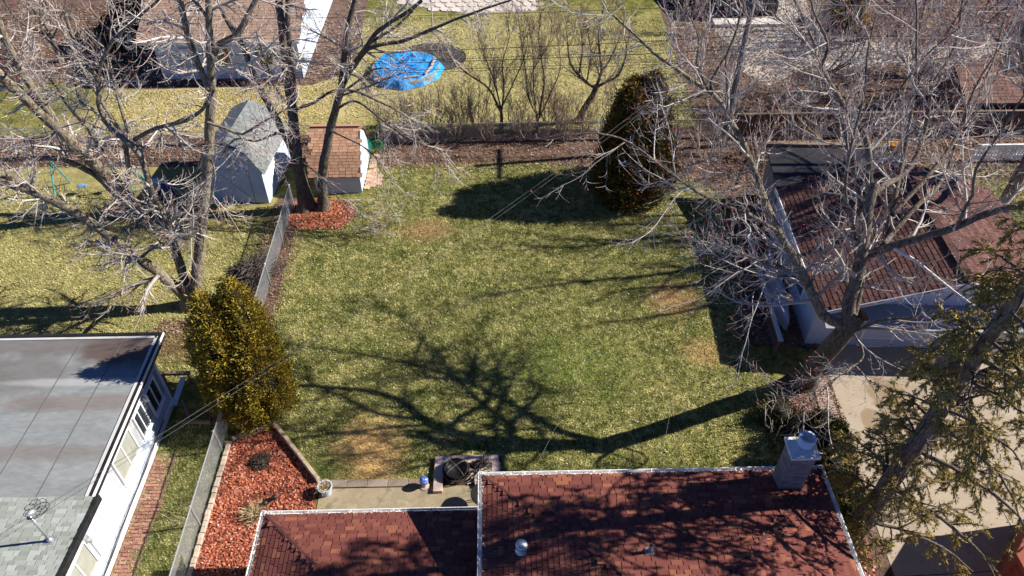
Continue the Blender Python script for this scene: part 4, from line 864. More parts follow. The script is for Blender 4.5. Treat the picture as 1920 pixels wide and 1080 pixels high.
# bins behind the left tree
for (x_, y_, lb) in ((-17.3, 31.2, 'dark blue wheeled bin left of the barn shed, left one'), (-16.6, 31.0, 'dark blue wheeled bin left of the barn shed, right one')):
    bn = thing('wheeled_bin', lb, 'bin', (x_, y_, 0)); mb_ = mat('dark blue plastic', [(.012,.03,.10), (.02,.05,.15)], 3, rough=.45)
    MB().hexa([(x_-.22, y_-.24, .06), (x_+.22, y_-.24, .06), (x_+.22, y_+.24, .06), (x_-.22, y_+.24, .06), (x_-.29, y_-.33, .98), (x_+.29, y_-.33, .98), (x_+.29, y_+.33, .98), (x_-.29, y_+.33, .98)]).build('body', mb_, bn)
    MB().hexa([(x_-.31, y_-.36, .985), (x_+.31, y_-.36, .985), (x_+.31, y_+.38, .985), (x_-.31, y_+.38, .985), (x_-.27, y_-.3, 1.06), (x_+.27, y_-.3, 1.06), (x_+.27, y_+.34, 1.09), (x_-.27, y_+.34, 1.09)]).build('lid', mb_, bn)
    for s_ in (-.25, .25): MB().tube([(x_ + s_ - .03, y_ + .28, .1), (x_ + s_ + .03, y_ + .28, .1)], .1, 12).build('wheel', m_black, bn)
# green things by the tan shed
hr = thing('hose_reel', 'green garden hose coil on a stand behind the tan-roofed shed', 'hose', (-6.55, 35.3, 0)); m_green = mat('green hose', [(.02,.2,.06), (.03,.32,.1)], 6, rough=.4)
mb = MB()
for k_ in range(5): mb.tube([(-6.55 + (.3 - .03*k_) * math.cos(R_(a)), 35.3 + .05 * (k_ - 2), .55 + (.3 - .03*k_) * math.sin(R_(a))) for a in range(0, 361, 20)], .025, 6, cap=False)
mb.build('hose_coil', m_green, hr); MB().tube([(-6.75, 35.3, 0), (-6.55, 35.3, .55), (-6.35, 35.3, 0)], .02, 6).build('stand', m_black, hr)
tp = thing('green_tarp', 'teal green tarp heap just behind the tan-roofed shed', 'tarp', (-7.7, 35.9, 0)); vs = []; fs = []
for i in range(9):
    for j in range(7): e_ = min(i, 8 - i, j, 6 - j); vs.append((-8.5 + i * .19, 35.35 + j * .16, .02 + (.28 + .22 * random.random()) * min(1, e_ / 2) * 1.9))
for i in range(8):
    for j in range(6): fs.append((i*7+j, (i+1)*7+j, (i+1)*7+j+1, i*7+j+1))
MB().add(vs, fs).build('sheet', mat('teal tarp', [(.02,.16,.13), (.03,.25,.2)], 4, rough=.5), tp); mb = MB()
for i in range(3): mb.bar((-8.4 + .6 * i, 35.4, .05), (-8.3 + .6 * i, 36.2, .05), .09, .08)
mb.build('timber', m_wood, tp)
# yellow pole leaning behind the garage, small yellow cart
a, b = np.array(G(1545, 268, 2.86)), np.array(AY(1494, 218, 36.1))
yp = thing('yellow_pole', 'yellow pole leaning between wooden fence and lean-to shed', 'pole', tuple(G(1545, 268, 2.86)))
MB().tube([a, a + (b - a) * .96], .03, 8).build('shaft', mat('yellow fibreglass', [(.7,.36,.02), (.8,.45,.04)], 4, rough=.4), yp); MB().tube([a + (b - a) * .95, b], .045, 8).build('tip', m_black, yp)
yt = G(1678, 283); yc = thing('toy_cart', 'small orange plastic toy behind the garage roof', 'toy', (yt[0], yt[1], 0)); m_or = mat('orange plastic', [(.7,.3,.02), (.8,.4,.05)], 3, rough=.4)
MB().hexa([(yt[0]-.4, yt[1]-.25, .2), (yt[0]+.4, yt[1]-.25, .2), (yt[0]+.4, yt[1]+.25, .2), (yt[0]-.4, yt[1]+.25, .2), (yt[0]-.5, yt[1]-.35, .55), (yt[0]+.5, yt[1]-.35, .55), (yt[0]+.5, yt[1]+.35, .55), (yt[0]-.5, yt[1]+.35, .55)]).build('tub', m_or, yc)
for dx in (-.3, .3):
    for dy in (-.27, .27): MB().tube([(yt[0]+dx, yt[1]+dy-.03, .12), (yt[0]+dx, yt[1]+dy+.03, .12)], .12, 12).build('wheel', m_black, yc)
# ============================================================= TREES
UP = np.array([0, 0, 1.])
def smooth_line(pts, step=.3, jit=.0):
    P = np.array(pts, float); Q = np.vstack([2*P[0]-P[1], P, 2*P[-1]-P[-2]]); out = []
    for i in range(1, len(Q) - 2):
        n = max(2, int(np.linalg.norm(Q[i+1]-Q[i]) / step)); t = np.linspace(0, 1, n, endpoint=False)[:, None]
        a, b, c, d = Q[i-1], Q[i], Q[i+1], Q[i+2]
        out.append(.5 * ((2*b) + (-a + c)*t + (2*a - 5*b + 4*c - d)*t**2 + (-a + 3*b - 3*c + d)*t**3))
    out = np.vstack(out + [P[-1:]])
    if jit:
        nz = rng.normal(0, jit, out.shape); nz[0] = 0; nz = (nz + np.roll(nz, 1, 0) + np.roll(nz, -1, 0)) / 2; out = out + nz
    return out
def resamp(P, R, n):
    s = np.r_[0, np.cumsum(np.linalg.norm(np.diff(P, axis=0), axis=1))]; q = np.linspace(0, s[-1], n)
    return np.column_stack([np.interp(q, s, P[:, k]) for k in range(3)]), np.interp(q, s, R), s[-1]
def tubes(P, R, sides):
    """P[N,n,3], R[N,n] -> V,F of all tubes at once"""
    N, n, _ = P.shape; Tn = np.gradient(P, axis=1); Tn = unit(Tn)
    ref = np.where(np.abs(Tn[:, :1, 2:]) < .9, UP, np.array([1., 0, 0])); A = unit(np.cross(Tn, np.broadcast_to(ref, Tn.shape))); B = np.cross(Tn, A)
    an = 2 * np.pi * np.arange(sides) / sides
    V = P[:, :, None, :] + R[:, :, None, None] * (np.cos(an)[None, None, :, None] * A[:, :, None, :] + np.sin(an)[None, None, :, None] * B[:, :, None, :])
    i = np.arange(n - 1)[:, None]; j = np.arange(sides)[None, :]; j2 = (j + 1) % sides
    f = np.stack([i*sides + j, i*sides + j2, (i+1)*sides + j2, (i+1)*sides + j], -1).reshape(-1, 4)
    F = (f[None] + (np.arange(N) * n * sides)[:, None, None]).reshape(-1, 4)
    return V.reshape(-1, 3), F
def join(parts):
    V, F, k = [], [], 0
    for v, f in parts: V.append(v); F.append(f + k); k += len(v)
    return np.vstack(V), np.vstack(F)
def grow(P, R, L, per_m, t0, Lr, ang, n, wob, curl, rfac, rmin, taper=.22, up=0.0, lscale=True, t1=1.0, droop=0.0):
    N, m, _ = P.shape; cnt = rng.poisson(np.maximum(0, per_m * L * (t1 - t0))); idx = np.repeat(np.arange(N), cnt); K = len(idx)
    if K == 0: return np.zeros((0, n, 3)), np.zeros((0, n)), np.zeros(0)
    t = rng.uniform(t0, t1, K); x = t * (m - 1); i0 = np.minimum(x.astype(int), m - 2); fr = (x - i0)[:, None]
    p = P[idx, i0] * (1 - fr) + P[idx, i0 + 1] * fr; T = unit(P[idx, i0 + 1] - P[idx, i0]); r = R[idx, i0] * (1 - fr[:, 0]) + R[idx, i0 + 1] * fr[:, 0]
    pr = unit(np.cross(T, rng.normal(size=(K, 3)))); a = rng.uniform(R_(ang[0]), R_(ang[1]), K)[:, None]
    d = unit(T * np.cos(a) + pr * np.sin(a) + UP * up)
    ln = rng.uniform(Lr[0], Lr[1], K) * (1 - .45 * t if lscale else 1)
    C = np.zeros((K, n, 3)); C[:, 0] = p
    for k in range(1, n):
        d = unit(d + rng.normal(0, wob, (K, 3)) + UP * (curl * k / n - droop * (1 - k / n))); C[:, k] = C[:, k-1] + d * (ln / (n - 1))[:, None]
    r0 = np.maximum(rmin, np.minimum(r * rfac, .035 * ln)); Rr = r0[:, None] * np.linspace(1, taper, n)[None]
    return C, np.maximum(Rr, rmin * .5), ln
def clipz(C, zmin=.05): C[..., 2] = np.maximum(C[..., 2], zmin); return C
def bark(name, a, b, c):
    return mat(name, [a, b, c, b], 5, rough=.95, spec=.1, stretch=(2.2, 2.2, .7), fine=.4, fscale=9, bump=1.0, bscale=12)
bk_grey = bark('grey brown bark', (.045,.036,.03), (.11,.09,.074), (.19,.16,.13))
bk_tan = bark('tan grey bark', (.06,.047,.034), (.16,.132,.096), (.29,.245,.175))
bk_dark = bark('dark bark', (.05,.04,.033), (.10,.082,.068), (.15,.125,.105))
tw_pale = mat('pale twigs', [(.42,.37,.33), (.54,.49,.45)], 2, island=([(.20,.155,.13), (.42,.37,.33), (.70,.66,.62)], .8))
tw_red = mat('reddish twigs', [(.30,.2,.18), (.42,.31,.28)], 2, island=([(.28,.13,.12), (.46,.36,.33), (.66,.61,.58)], .7))
tw_brown = mat('brown twigs', [(.22,.155,.115), (.34,.26,.20)], 2, island=([(.13,.085,.06), (.30,.22,.17), (.48,.39,.32)], .75))
tw_dark = mat('dark thin twigs', [(.05,.038,.032), (.10,.08,.068)], 2, island=([(.04,.03,.025), (.14,.115,.1)], .7))
m_bud = mat('red buds', [(.22,.035,.035), (.30,.06,.05)], 3)
def tree(name, label, base, trunk, limbs, tm, bm, twm, l1=(1.3, .22, (1.2, 3.0)), l2=(4.0, (.5, 1.6)), l3=(4.4, (.22, .6)), curl=.16, up=.1, group=None, cat='tree', buds=True, r1=.022, rt=(.0095, .0065), ang=(30, 70), inner=.25, twig_trunk=False, rs=1.0, droop=0.0, dens=1.0):
    l1 = (l1[0] * dens, l1[1], l1[2]); l2 = (l2[0] * dens, l2[1]); l3 = (l3[0] * dens, l3[1])
    root = thing(name, label, cat, base, group); tips = []
    def part(nm, pts, r0, r1_, m, ex=1.0):
        r0 *= rs; r1_ *= rs
        Q = smooth_line(pts, .28, .012); R = r0 + (r1_ - r0) * np.linspace(0, 1, len(Q)) ** ex
        if nm == 'trunk': R = R * (1 + .55 * np.exp(-(Q[:, 2] - Q[0, 2]) / .35))
        nsd = 12 if r0 > .12 else 7; V, F = tubes(Q[None], R[None], nsd)
        if r0 > .06: V = V + rng.normal(0, r0 * .035, V.shape)
        bigmesh(nm, V, F, m, root, smooth=True); return resamp(Q, R, 14)
    Ps, Rs, Ls = [], [], []
    for tk in trunk:
        o = part('trunk', tk[0], tk[1], tk[2], tm)
        if twig_trunk: Ps.append(o[0]); Rs.append(o[1]); Ls.append(o[2])
    for lb_ in limbs: o = part('limb', lb_[0], lb_[1], lb_[2], lb_[3] if len(lb_) > 3 else bm); Ps.append(o[0]); Rs.append(o[1]); Ls.append(o[2])
    P, R, L = np.array(Ps), np.array(Rs), np.array(Ls)
    A1 = grow(P, R, L, l1[0], l1[1], l1[2], ang, 9, .11, curl * .6, .5, r1, up=up, droop=droop * .6)
    clipz(A1[0], .4)
    A2a = grow(A1[0], A1[1], A1[2], l2[0], .1, l2[1], (22, 60), 6, .12, curl, .6, rt[0], up=up * .5, droop=droop)
    A2b = grow(P, R, L, l2[0] * .5, inner, l2[1], (30, 70), 6, .12, curl, .3, rt[0], up=up * .5, droop=droop)
    C2 = np.concatenate([A2a[0], A2b[0]]); R2 = np.concatenate([A2a[1], A2b[1]]); L2 = np.concatenate([A2a[2], A2b[2]]); clipz(C2, .3)
    C3, R3, L3 = grow(C2, R2, L2, l3[0], .1, l3[1], (25, 60), 4, .13, curl * 1.6, .7, rt[1], droop=droop * .6); clipz(C3, .15)
    if len(A1[0]): V, F = tubes(A1[0], A1[1], 5 if r1 > .015 else 3); bigmesh('branches', V, F, bm if r1 > .03 else twm, root, 'stuff', smooth=True)
    pv = [tubes(C2, R2, 3), tubes(C3, R3, 3)]; V, F = join(pv); bigmesh('twigs', V, F, twm, root, 'stuff')
    if buds and len(C3):
        k = rng.random(len(C3)) < .55; P_ = C3[k, -1]; D_ = unit(C3[k, -1] - C3[k, -2]); V, F = shards(P_, D_, .10, .035); bigmesh('buds', V, F, m_bud, root, 'stuff')
    return root
def tr(pts, Ys=None, Y=None):
    """pixels with depths -> points"""
    n = len(pts)
    if Ys is None: Ys = [Y] * n
    elif len(Ys) == 2 and n > 2: Ys = list(np.linspace(Ys[0], Ys[1], n))
    return [AY(u, v, y) for (u, v), y in zip(pts, Ys)]
def gp(u, v): return G(u, v, 0)

# ---- A: big multi-stem tree on the left lawn
A0 = gp(357, 572); yA = A0[1]
tree('bare_tree', 'large bare multi-stemmed tree rising from the left lawn beside the evergreens', A0,
  [([A0, *tr([(352, 550), (345, 530)], [yA, yA])], .52, .40), ([A0, *tr([(368, 520), (374, 470), (380, 400), (388, 320), (394, 240), (397, 165)], [yA, yA + 1.6])], .40, .24)],
  [(tr([(350, 560), (300, 512), (250, 478), (190, 432), (150, 405), (90, 372), (40, 352), (-20, 335), (-120, 310)], [yA - .1, yA - .6]), .36, .17),
   (tr([(60, 358), (20, 335), (-40, 325), (-120, 240)], [yA - .5, yA]), .16, .08),
   (tr([(352, 550), (332, 480), (311, 410), (287, 360), (262, 291), (233, 262), (207, 240), (185, 195), (188, 157), (154, 106), (135, 67), (122, 20)], [yA, yA + 2.6]), .30, .09),
   (tr([(322, 450), (282, 413), (231, 347), (193, 284), (160, 240), (120, 188), (104, 160), (60, 110)], [yA + .1, yA + 1.8]), .17, .05),
   (tr([(252, 262), (295, 240), (348, 226), (380, 205), (400, 170)], [yA + 1.4, yA + 1.0]), .13, .09),
   (tr([(186, 190), (184, 144), (192, 113), (212, 77), (240, 50), (305, -5)], [yA + 2.0, yA + 2.5]), .13, .06),
   (tr([(207, 240), (175, 205), (150, 190), (130, 120), (80, 60), (75, 0)], [yA + 1.8, yA + 2.5]), .10, .04),
   (tr([(397, 170), (394, 100), (392, 40), (391, -30)], [yA + 1.6, yA + 2]), .23, .17),
   (tr([(395, 175), (384, 148), (363, 101), (348, 48), (335, -10)], [yA + 1.5, yA + 2]), .19, .15),
   (tr([(397, 110), (412, 82), (445, 65), (464, 29), (485, -10)], [yA + 1.7, yA + 2]), .19, .12),
   (tr([(392, 40), (375, 15), (355, -8)], [yA + 1.8, yA + 2]), .10, .07),
   (tr([(390, 230), (425, 240), (455, 250), (500, 225), (545, 200)], [yA + 1.0, yA + .4]), .09, .04),
   (tr([(395, 300), (404, 330), (380, 420), (330, 470)], [yA + .5, yA - 1.2]), .05, .02),
   (tr([(240, 250), (217, 169), (203, 108)], [yA + 2, yA + 3]), .09, .06)],
  bk_tan, bk_tan, tw_pale, l1=(1.7, .12, (1.2, 4.0)), l2=(4.0, (.6, 1.9)), l3=(4.6, (.25, .75)), curl=.42, up=-.05, rs=.66, droop=.36, dens=1.2)
# ---- second tree further left
B0 = gp(238, 402); yB = B0[1]
tree('bare_tree', 'bare spreading tree at far left with wide pale limbs, beside the swing set', B0,
  [([B0, *tr([(228, 370), (212, 345)], [yB, yB])], .55, .42)],
  [(tr([(215, 350), (170, 300), (130, 262), (60, 195), (0, 140), (-70, 80)], [yB, yB - 1]), .38, .26),
   (tr([(120, 250), (85, 200), (48, 145), (14, 82), (-10, 20)], [yB - .4, yB - .6]), .24, .16),
   (tr([(212, 360), (185, 333), (150, 312), (110, 297), (50, 298), (-60, 302)], [yB, yB - 1]), .20, .10),
   (tr([(225, 370), (240, 320), (232, 262), (205, 215), (150, 120), (120, 60)], [yB + .2, yB + 1.5]), .18, .06),
   (tr([(100, 260), (60, 262), (20, 275), (-30, 280)], [yB - .4, yB - 1.5]), .10, .05)],
  bk_tan, bk_tan, tw_pale, l1=(1.8, .15, (1.2, 4.0)), l2=(4.0, (.6, 1.9)), l3=(4.6, (.25, .75)), curl=.4, up=0, rs=.78, droop=.33, dens=1.05)
# ---- third: dark multi-stem by the tan shed
D0 = gp(590, 392); yD = D0[1]
tree('bare_tree', 'dark multi-trunked bare tree in red mulch beside the tan-roofed shed', D0,
  [([gp(572, 392), *tr([(562, 330), (553, 260), (546, 190), (536, 110), (527, 40), (522, -20)], [yD, yD + 1.6])], .34, .17),
   ([gp(607, 390), *tr([(604, 330), (612, 280), (620, 240), (632, 195), (640, 165)], [yD, yD + .6])], .28, .18),
   ([gp(585, 388), *tr([(560, 310), (530, 245), (495, 180), (472, 128), (455, 85), (430, 45), (405, -5)], [yD + .2, yD + 1.8])], .24, .11)],
  [(tr([(553, 190), (545, 110), (540, 40), (540, -20)], [yD + .9, yD + 1.4]), .17, .13),
   (tr([(640, 168), (645, 110), (652, 55), (668, -10)], [yD + .6, yD + 1.2]), .17, .12),
   (tr([(638, 172), (660, 127), (690, 83), (707, 60), (757, 27), (790, 0)], [yD + .6, yD + .2]), .14, .08),
   (tr([(662, 128), (690, 92), (725, 82), (760, 76), (827, 47), (907, 17), (960, 0)], [yD + .6, yD - .3]), .12, .04),
   (tr([(690, 85), (715, 68), (745, 48), (775, 20)], [yD + .4, yD + .8]), .08, .04),
   (tr([(640, 175), (668, 155), (700, 130), (730, 128)], [yD + .5, yD - .4]), .07, .03),
   (tr([(640, 180), (680, 165), (722, 150), (760, 135)], [yD + .5, yD - .6]), .06, .025),
   (tr([(630, 205), (665, 190), (705, 215), (770, 262), (835, 285)], [yD + .3, yD - 1.5]), .07, .02),
   (tr([(620, 245), (660, 265), (700, 290), (735, 345)], [yD + .2, yD - 1.8]), .05, .015),
   (tr([(552, 205), (585, 195), (620, 172), (660, 170), (720, 195), (790, 235)], [yD + .7, yD - .6]), .09, .025),
   (tr([(556, 260), (520, 250), (480, 265), (440, 260), (410, 300)], [yD + .4, yD - 1]), .08, .02),
   (tr([(560, 300), (600, 330), (640, 380), (680, 440)], [yD, yD - 2.2]), .05, .012),
   (tr([(545, 200), (520, 170), (500, 120), (480, 60)], [yD + .8, yD]), .07, .03)],
  bk_dark, bk_dark, tw_pale, l1=(1.7, .12, (1.2, 4.0)), l2=(4.0, (.6, 1.9)), l3=(4.4, (.25, .7)), curl=.22, up=-.08, rs=.9, droop=.3, dens=1.2)
# ---- C: big tree by the driveway
C0 = gp(1508, 716); C0 = (C0[0], C0[1], 0)
fk = (11.55, 16.75, 5.1)
tree('bare_tree', 'big bare tree with thick leaning trunk beside garage and driveway', C0,
  [([C0, (11.75, 18.0, 1.6), (11.6, 17.4, 3.2), fk, (11.7, 16.7, 5.7)], .60, .46)],
  [([fk, *tr([(1545, 590), (1505, 512), (1462, 436), (1432, 372), (1414, 316), (1392, 264), (1378, 238), (1360, 205), (1336, 178), (1283, 140), (1240, 108), (1190, 65), (1137, 17)], [16.9, 17.4, 18.3, 19.4, 20.1, 20.5, 20.7, 20.8, 20.9, 21, 21, 21.2, 21.4])], .27, .04, bk_tan),  # sunlight painted in: paler bark here than on the shaded trunk and limbs
   ([fk, *tr([(1592, 565), (1612, 500), (1620, 440), (1628, 385), (1640, 345)], [16.9, 17.1, 17.4, 17.8, 18.2, 18.5])], .36, .22),
   (tr([(1330, 172), (1310, 130), (1308, 108), (1310, 70), (1290, 20), (1280, -20)], [20.1, 20.6]), .06, .02),
   (tr([(1336, 178), (1334, 152), (1363, 105), (1382, 55), (1396, -10)], [20.1, 21]), .09, .04),
   (tr([(1362, 205), (1363, 150), (1361, 110), (1380, 60)], [20, 20.6]), .06, .025),
   (tr([(1455, 432), (1399, 401), (1355, 385), (1313, 363), (1273, 337), (1203, 283), (1163, 260), (1100, 250), (1023, 263)], [18.3, 17.6]), .10, .018),
   (tr([(1487, 505), (1440, 492), (1420, 487), (1370, 463), (1343, 447), (1300, 470)], [17.8, 16.6]), .08, .02),
   (tr([(1500, 520), (1450, 520), (1400, 560), (1370, 600)], [17.6, 15.8]), .06, .015),
   (tr([(1432, 372), (1380, 340), (1320, 300), (1270, 300)], [18.9, 18.6]), .05, .015),
   (tr([(1470, 450), (1500, 480), (1550, 505)], [18.2, 18.8]), .05, .03),
   (tr([(1632, 372), (1657, 348), (1690, 330), (1720, 290), (1735, 240), (1749, 160), (1771, 125), (1793, 73), (1805, 0)], [18.3, 23]), .17, .05),
   (tr([(1628, 385), (1630, 327), (1620, 253), (1593, 213), (1567, 173), (1543, 133), (1535, 108), (1515, 85), (1490, 62), (1440, 18)], [18.2, 23.5]), .19, .03),
   (tr([(1540, 125), (1552, 92), (1545, 60), (1525, 20), (1518, -15)], [20.2, 20.6]), .08, .04),
   ([fk, (11.8, 17.6, 6.5), (11.95, 19.3, 8.0), (11.7, 20.8, 9.2), (11.2, 22.0, 10.6), (10.4, 22.9, 12.0), (9.5, 23.7, 13.4), (8.6, 24.2, 14.6)], .20, .025),
   ([(12.25, 18.0, 8.0), (13.1, 20.2, 9.8), (13.9, 22.6, 11.3), (14.3, 24.8, 12.6), (14.2, 26.4, 13.6)], .15, .03),
   ([(12.3, 18.2, 8.6), (14.4, 20.0, 9.8), (16.2, 22.3, 11.2), (17.4, 24.6, 12.6)], .13, .03),
   (tr([(1612, 480), (1596, 410), (1586, 370), (1588, 312), (1605, 240), (1622, 170), (1625, 110), (1645, 20)], [17.4, 19.6]), .10, .03),
   (tr([(1615, 482), (1650, 470), (1690, 456), (1770, 432), (1850, 402), (1925, 380), (2000, 350)], [17.4, 16.4]), .22, .12),
   (tr([(1655, 462), (1672, 438), (1715, 389), (1748, 362), (1766, 336), (1780, 310), (1800, 245), (1830, 160), (1880, 80)], [17.3, 22]), .15, .03),
   (tr([(1795, 425), (1812, 385), (1826, 365), (1830, 320), (1880, 240), (1930, 160)], [16.8, 17.6]), .09, .03),
   (tr([(1660, 205), (1700, 150), (1740, 100), (1800, 50)], [19.4, 19.8]), .06, .025),
   ([fk, *tr([(1600, 620), (1660, 600), (1730, 590), (1800, 540), (1880, 500)], [16.6, 16.2, 15.8, 15.5, 15.3])], .10, .03),
   ([fk, *tr([(1620, 665), (1580, 700), (1500, 770)], [16, 15, 14.2])], .06, .018)],
  bk_dark, bk_grey, tw_pale, l1=(1.6, .08, (1.2, 4.2)), l2=(4.0, (.55, 1.7)), l3=(4.8, (.22, .6)), curl=.28, up=.0, rs=.64, droop=.15, dens=1.1)
# ---- automatically branched trees and shrubs
def auto(name, label, x, y, h, spread, nl, r, tm, bm, twm, lean=(0, 0), group=None, cat='tree', t_split=.3, low=False, **k):
    tp_ = np.array([x + lean[0] * t_split, y + lean[1] * t_split, h * t_split]); trunk = [([(x, y, 0), ((x + tp_[0]) / 2 + random.uniform(-.1, .1), (y + tp_[1]) / 2, h * t_split * .5), tuple(tp_)], r, r * .75)]; limbs = []
    a0 = random.uniform(0, 6.28)
    for i in range(nl):
        a = a0 + i * 2.4; sp = spread * random.uniform(.55, 1); hh = h * random.uniform(.75, 1); s = tp_ * random.uniform(.75, 1) if not low else np.array([x, y, 0])
        s = np.array([x + (tp_[0]-x) * .9, y + (tp_[1]-y) * .9, tp_[2] * random.uniform(.8, 1)]) if not low else np.array([x + .15 * math.cos(a), y + .15 * math.sin(a), 0.02])
        e = np.array([x + lean[0] + sp * math.cos(a), y + lean[1] + sp * math.sin(a), hh]); m1 = s + (e - s) * .4 + np.array([sp * .12 * math.cos(a), sp * .12 * math.sin(a), -.02 * h]) + rng.normal(0, .03 * h, 3); m2 = s + (e - s) * .75 + rng.normal(0, .025 * h, 3)
        m1[2] = max(.2, m1[2]); limbs.append(([s, m1, m2, e], r * (.55 if not low else 1) * random.uniform(.7, 1), r * .1 + .006))
    if low: trunk = []
    return tree(name, label, (x, y, 0), trunk, limbs, tm, bm, twm, group=group, cat=cat, **k)
auto('bare_tree', 'tall grey bare tree behind the right slope of the garage roof', 24.2, 28.2, 15, 5.2, 9, .34, bk_grey, bk_grey, tw_pale, l1=(1.9, .1, (1.3, 4.2)), t_split=.42, dens=1.2, rs=.9)
auto('bare_tree', 'bare tree with reddish twigs at the upper right beyond the wooden fence', 24.6, 39.5, 8.5, 4.2, 8, .20, bk_dark, bk_grey, tw_red, l1=(1.5, .1, (1, 2.6)), l2=(3.2, (.5, 1.3)), dens=1.75, t_split=.25)
auto('bare_tree', 'bare tree with reddish twigs above the red-brown shed roof', 31.5, 42.5, 8.5, 4.4, 8, .2, bk_dark, bk_grey, tw_red, l1=(1.5, .1, (1, 2.6)), l2=(3.2, (.5, 1.3)), dens=1.75, t_split=.25)
auto('bare_tree', 'bare tree with reddish twigs in the far top right corner', 27.8, 49.0, 8.0, 4.4, 8, .2, bk_dark, bk_grey, tw_red, l1=(1.5, .1, (1, 2.6)), l2=(3.2, (.5, 1.3)), dens=1.75, t_split=.2)
auto('bare_tree', 'thin bare tree just right of the utility pole', 19.6, 40.6, 6.5, 2.8, 6, .11, bk_grey, bk_grey, tw_pale, l1=(1.5, .1, (.8, 2)), t_split=.25)
auto('bare_tree', 'dark bare tree at the top left corner beyond the tan-roofed house', -28.5, 46.5, 7.5, 3.4, 6, .16, bk_dark, bk_dark, tw_brown, l1=(1.3, .1, (.8, 2.2)), t_split=.25)
for (x_, y_, h_, lb) in ((-25.2, 46.2, 3.0, 'bare brown shrub left of the tan-roofed house, nearer its corner'), (-24.6, 50.5, 3.2, 'bare brown shrub left of the tan-roofed house, farther back'), (-31.5, 48.5, 3.4, 'bare brown shrub at the far top left edge')):
    auto('bare_shrub', lb, x_, y_, h_, h_ * .55, 8, .03, bk_dark, tw_brown, tw_brown, cat='shrub', low=True, l1=(2.8, .15, (.5, 1.4)), l2=(3.4, (.35, .9)), l3=(2.4, (.15, .4)), r1=.014, rt=(.01, .008), buds=False)
SHL = ('behind the lean-to shed, left end', 'just behind the lean-to shed ridge', 'between lean-to shed and wooden fence', 'beside the orange toy', 'behind the wooden fence next to the pole', 'behind the wooden fence near the yellow pole', 'left of the reddish tree', 'left of the pole beyond the fence', 'left of the pale stone yard', 'left of the outbuilding', 'between the reddish trees', 'right of the red-brown shed', 'at the right edge of the stone yard', 'at the far top right corner')
for i, (x_, y_, h_) in enumerate(((14.2, 33.6, 3.2), (16.4, 34.4, 3.0), (19.2, 33.8, 3.2), (22.2, 34.6, 3.0), (13.8, 38.6, 3.8), (17.2, 38.2, 3.4), (22.4, 42.6, 3.4), (12.6, 41.2, 4.2), (13.4, 45.0, 4.5), (13.0, 49.5, 4.5), (26.5, 46, 3.6), (33, 38, 3.4), (22, 47.5, 3.4), (30.5, 52, 4))):
    auto('bare_shrub', 'tangled bare shrub ' + SHL[i], x_, y_, h_, h_ * .55, 9, .03, bk_grey, tw_pale, tw_pale if i % 3 else tw_red, group='bare shrubs in the thicket', cat='shrub', low=True, l1=(2.8, .15, (.5, 1.4)), l2=(3.6, (.35, .9)), l3=(3.0, (.15, .4)), r1=.014, rt=(.01, .008))
for (x_, y_, h_, lb) in ((11.3, 34.2, 2.6, 'low bare shrub between the round evergreen and the utility pole'), (10.6, 27.6, 2.2, 'low bare shrub at the edge of the garage shade'), (10.2, 16.2, 1.5, 'low bare shrub on the mulch left of the chimney')):
    auto('bare_shrub', lb, x_, y_, h_, h_ * .6, 9, .025, bk_grey, tw_pale, tw_pale, cat='shrub', low=True, l1=(2.2, .15, (.4, 1.0)), l2=(3, (.3, .6)), l3=(2.5, (.12, .3)), r1=.012, rt=(.009, .007))
# ---- slender trees along the back fence, upright whips
def whip(label, x, y, trunk, limbs, n1=2.2, twm=None, sc=1.0):
    tree('slender_tree', label, (x, y, 0), trunk, limbs, bk_dark, bk_dark, twm or tw_brown, l1=(n1 * 1.5, .1, (1.0 * sc, 2.6 * sc)), l2=(5.0, (.5, 1.5)), l3=(4.0, (.2, .5)), curl=.35, up=.5, ang=(15, 45), r1=.014, rt=(.009, .007), buds=False)
p = gp(940, 247); whip('slender forked bare tree at the middle of the back fence', p[0], p[1], [([p, *tr([(940, 210), (930, 195)], Y=p[1])], .10, .08)],
  [(tr([(938, 205), (915, 165), (880, 140), (850, 118), (815, 112)], [p[1], p[1] - .3]), .07, .02), (tr([(940, 210), (945, 165), (942, 120), (955, 70), (950, 30)], Y=p[1] + .4), .06, .012), (tr([(940, 205), (925, 150), (905, 95), (895, 60)], Y=p[1] + .2), .05, .012), (tr([(941, 200), (965, 150), (985, 100), (990, 60)], Y=p[1] + .3), .05, .012)])
p = gp(1008, 248); whip('slender many-stemmed bare tree right of the forked one by the back fence', p[0], p[1], [([p, *tr([(1008, 215)], Y=p[1])], .09, .08)],
  [(tr([(1008, 222), (990, 180), (985, 130), (975, 60), (970, 20)], Y=p[1] + .2), .05, .012), (tr([(1010, 222), (1018, 170), (1020, 140), (1010, 80), (1015, 20)], Y=p[1] + .3), .07, .012), (tr([(1010, 222), (1030, 180), (1050, 130), (1045, 60)], Y=p[1] + .2), .05, .012), (tr([(1006, 222), (1000, 160), (1000, 100), (990, 40)], Y=p[1] + .5), .05, .012), (tr([(1010, 225), (995, 150), (1030, 80), (1035, 30)], Y=p[1] - .2), .04, .012)])
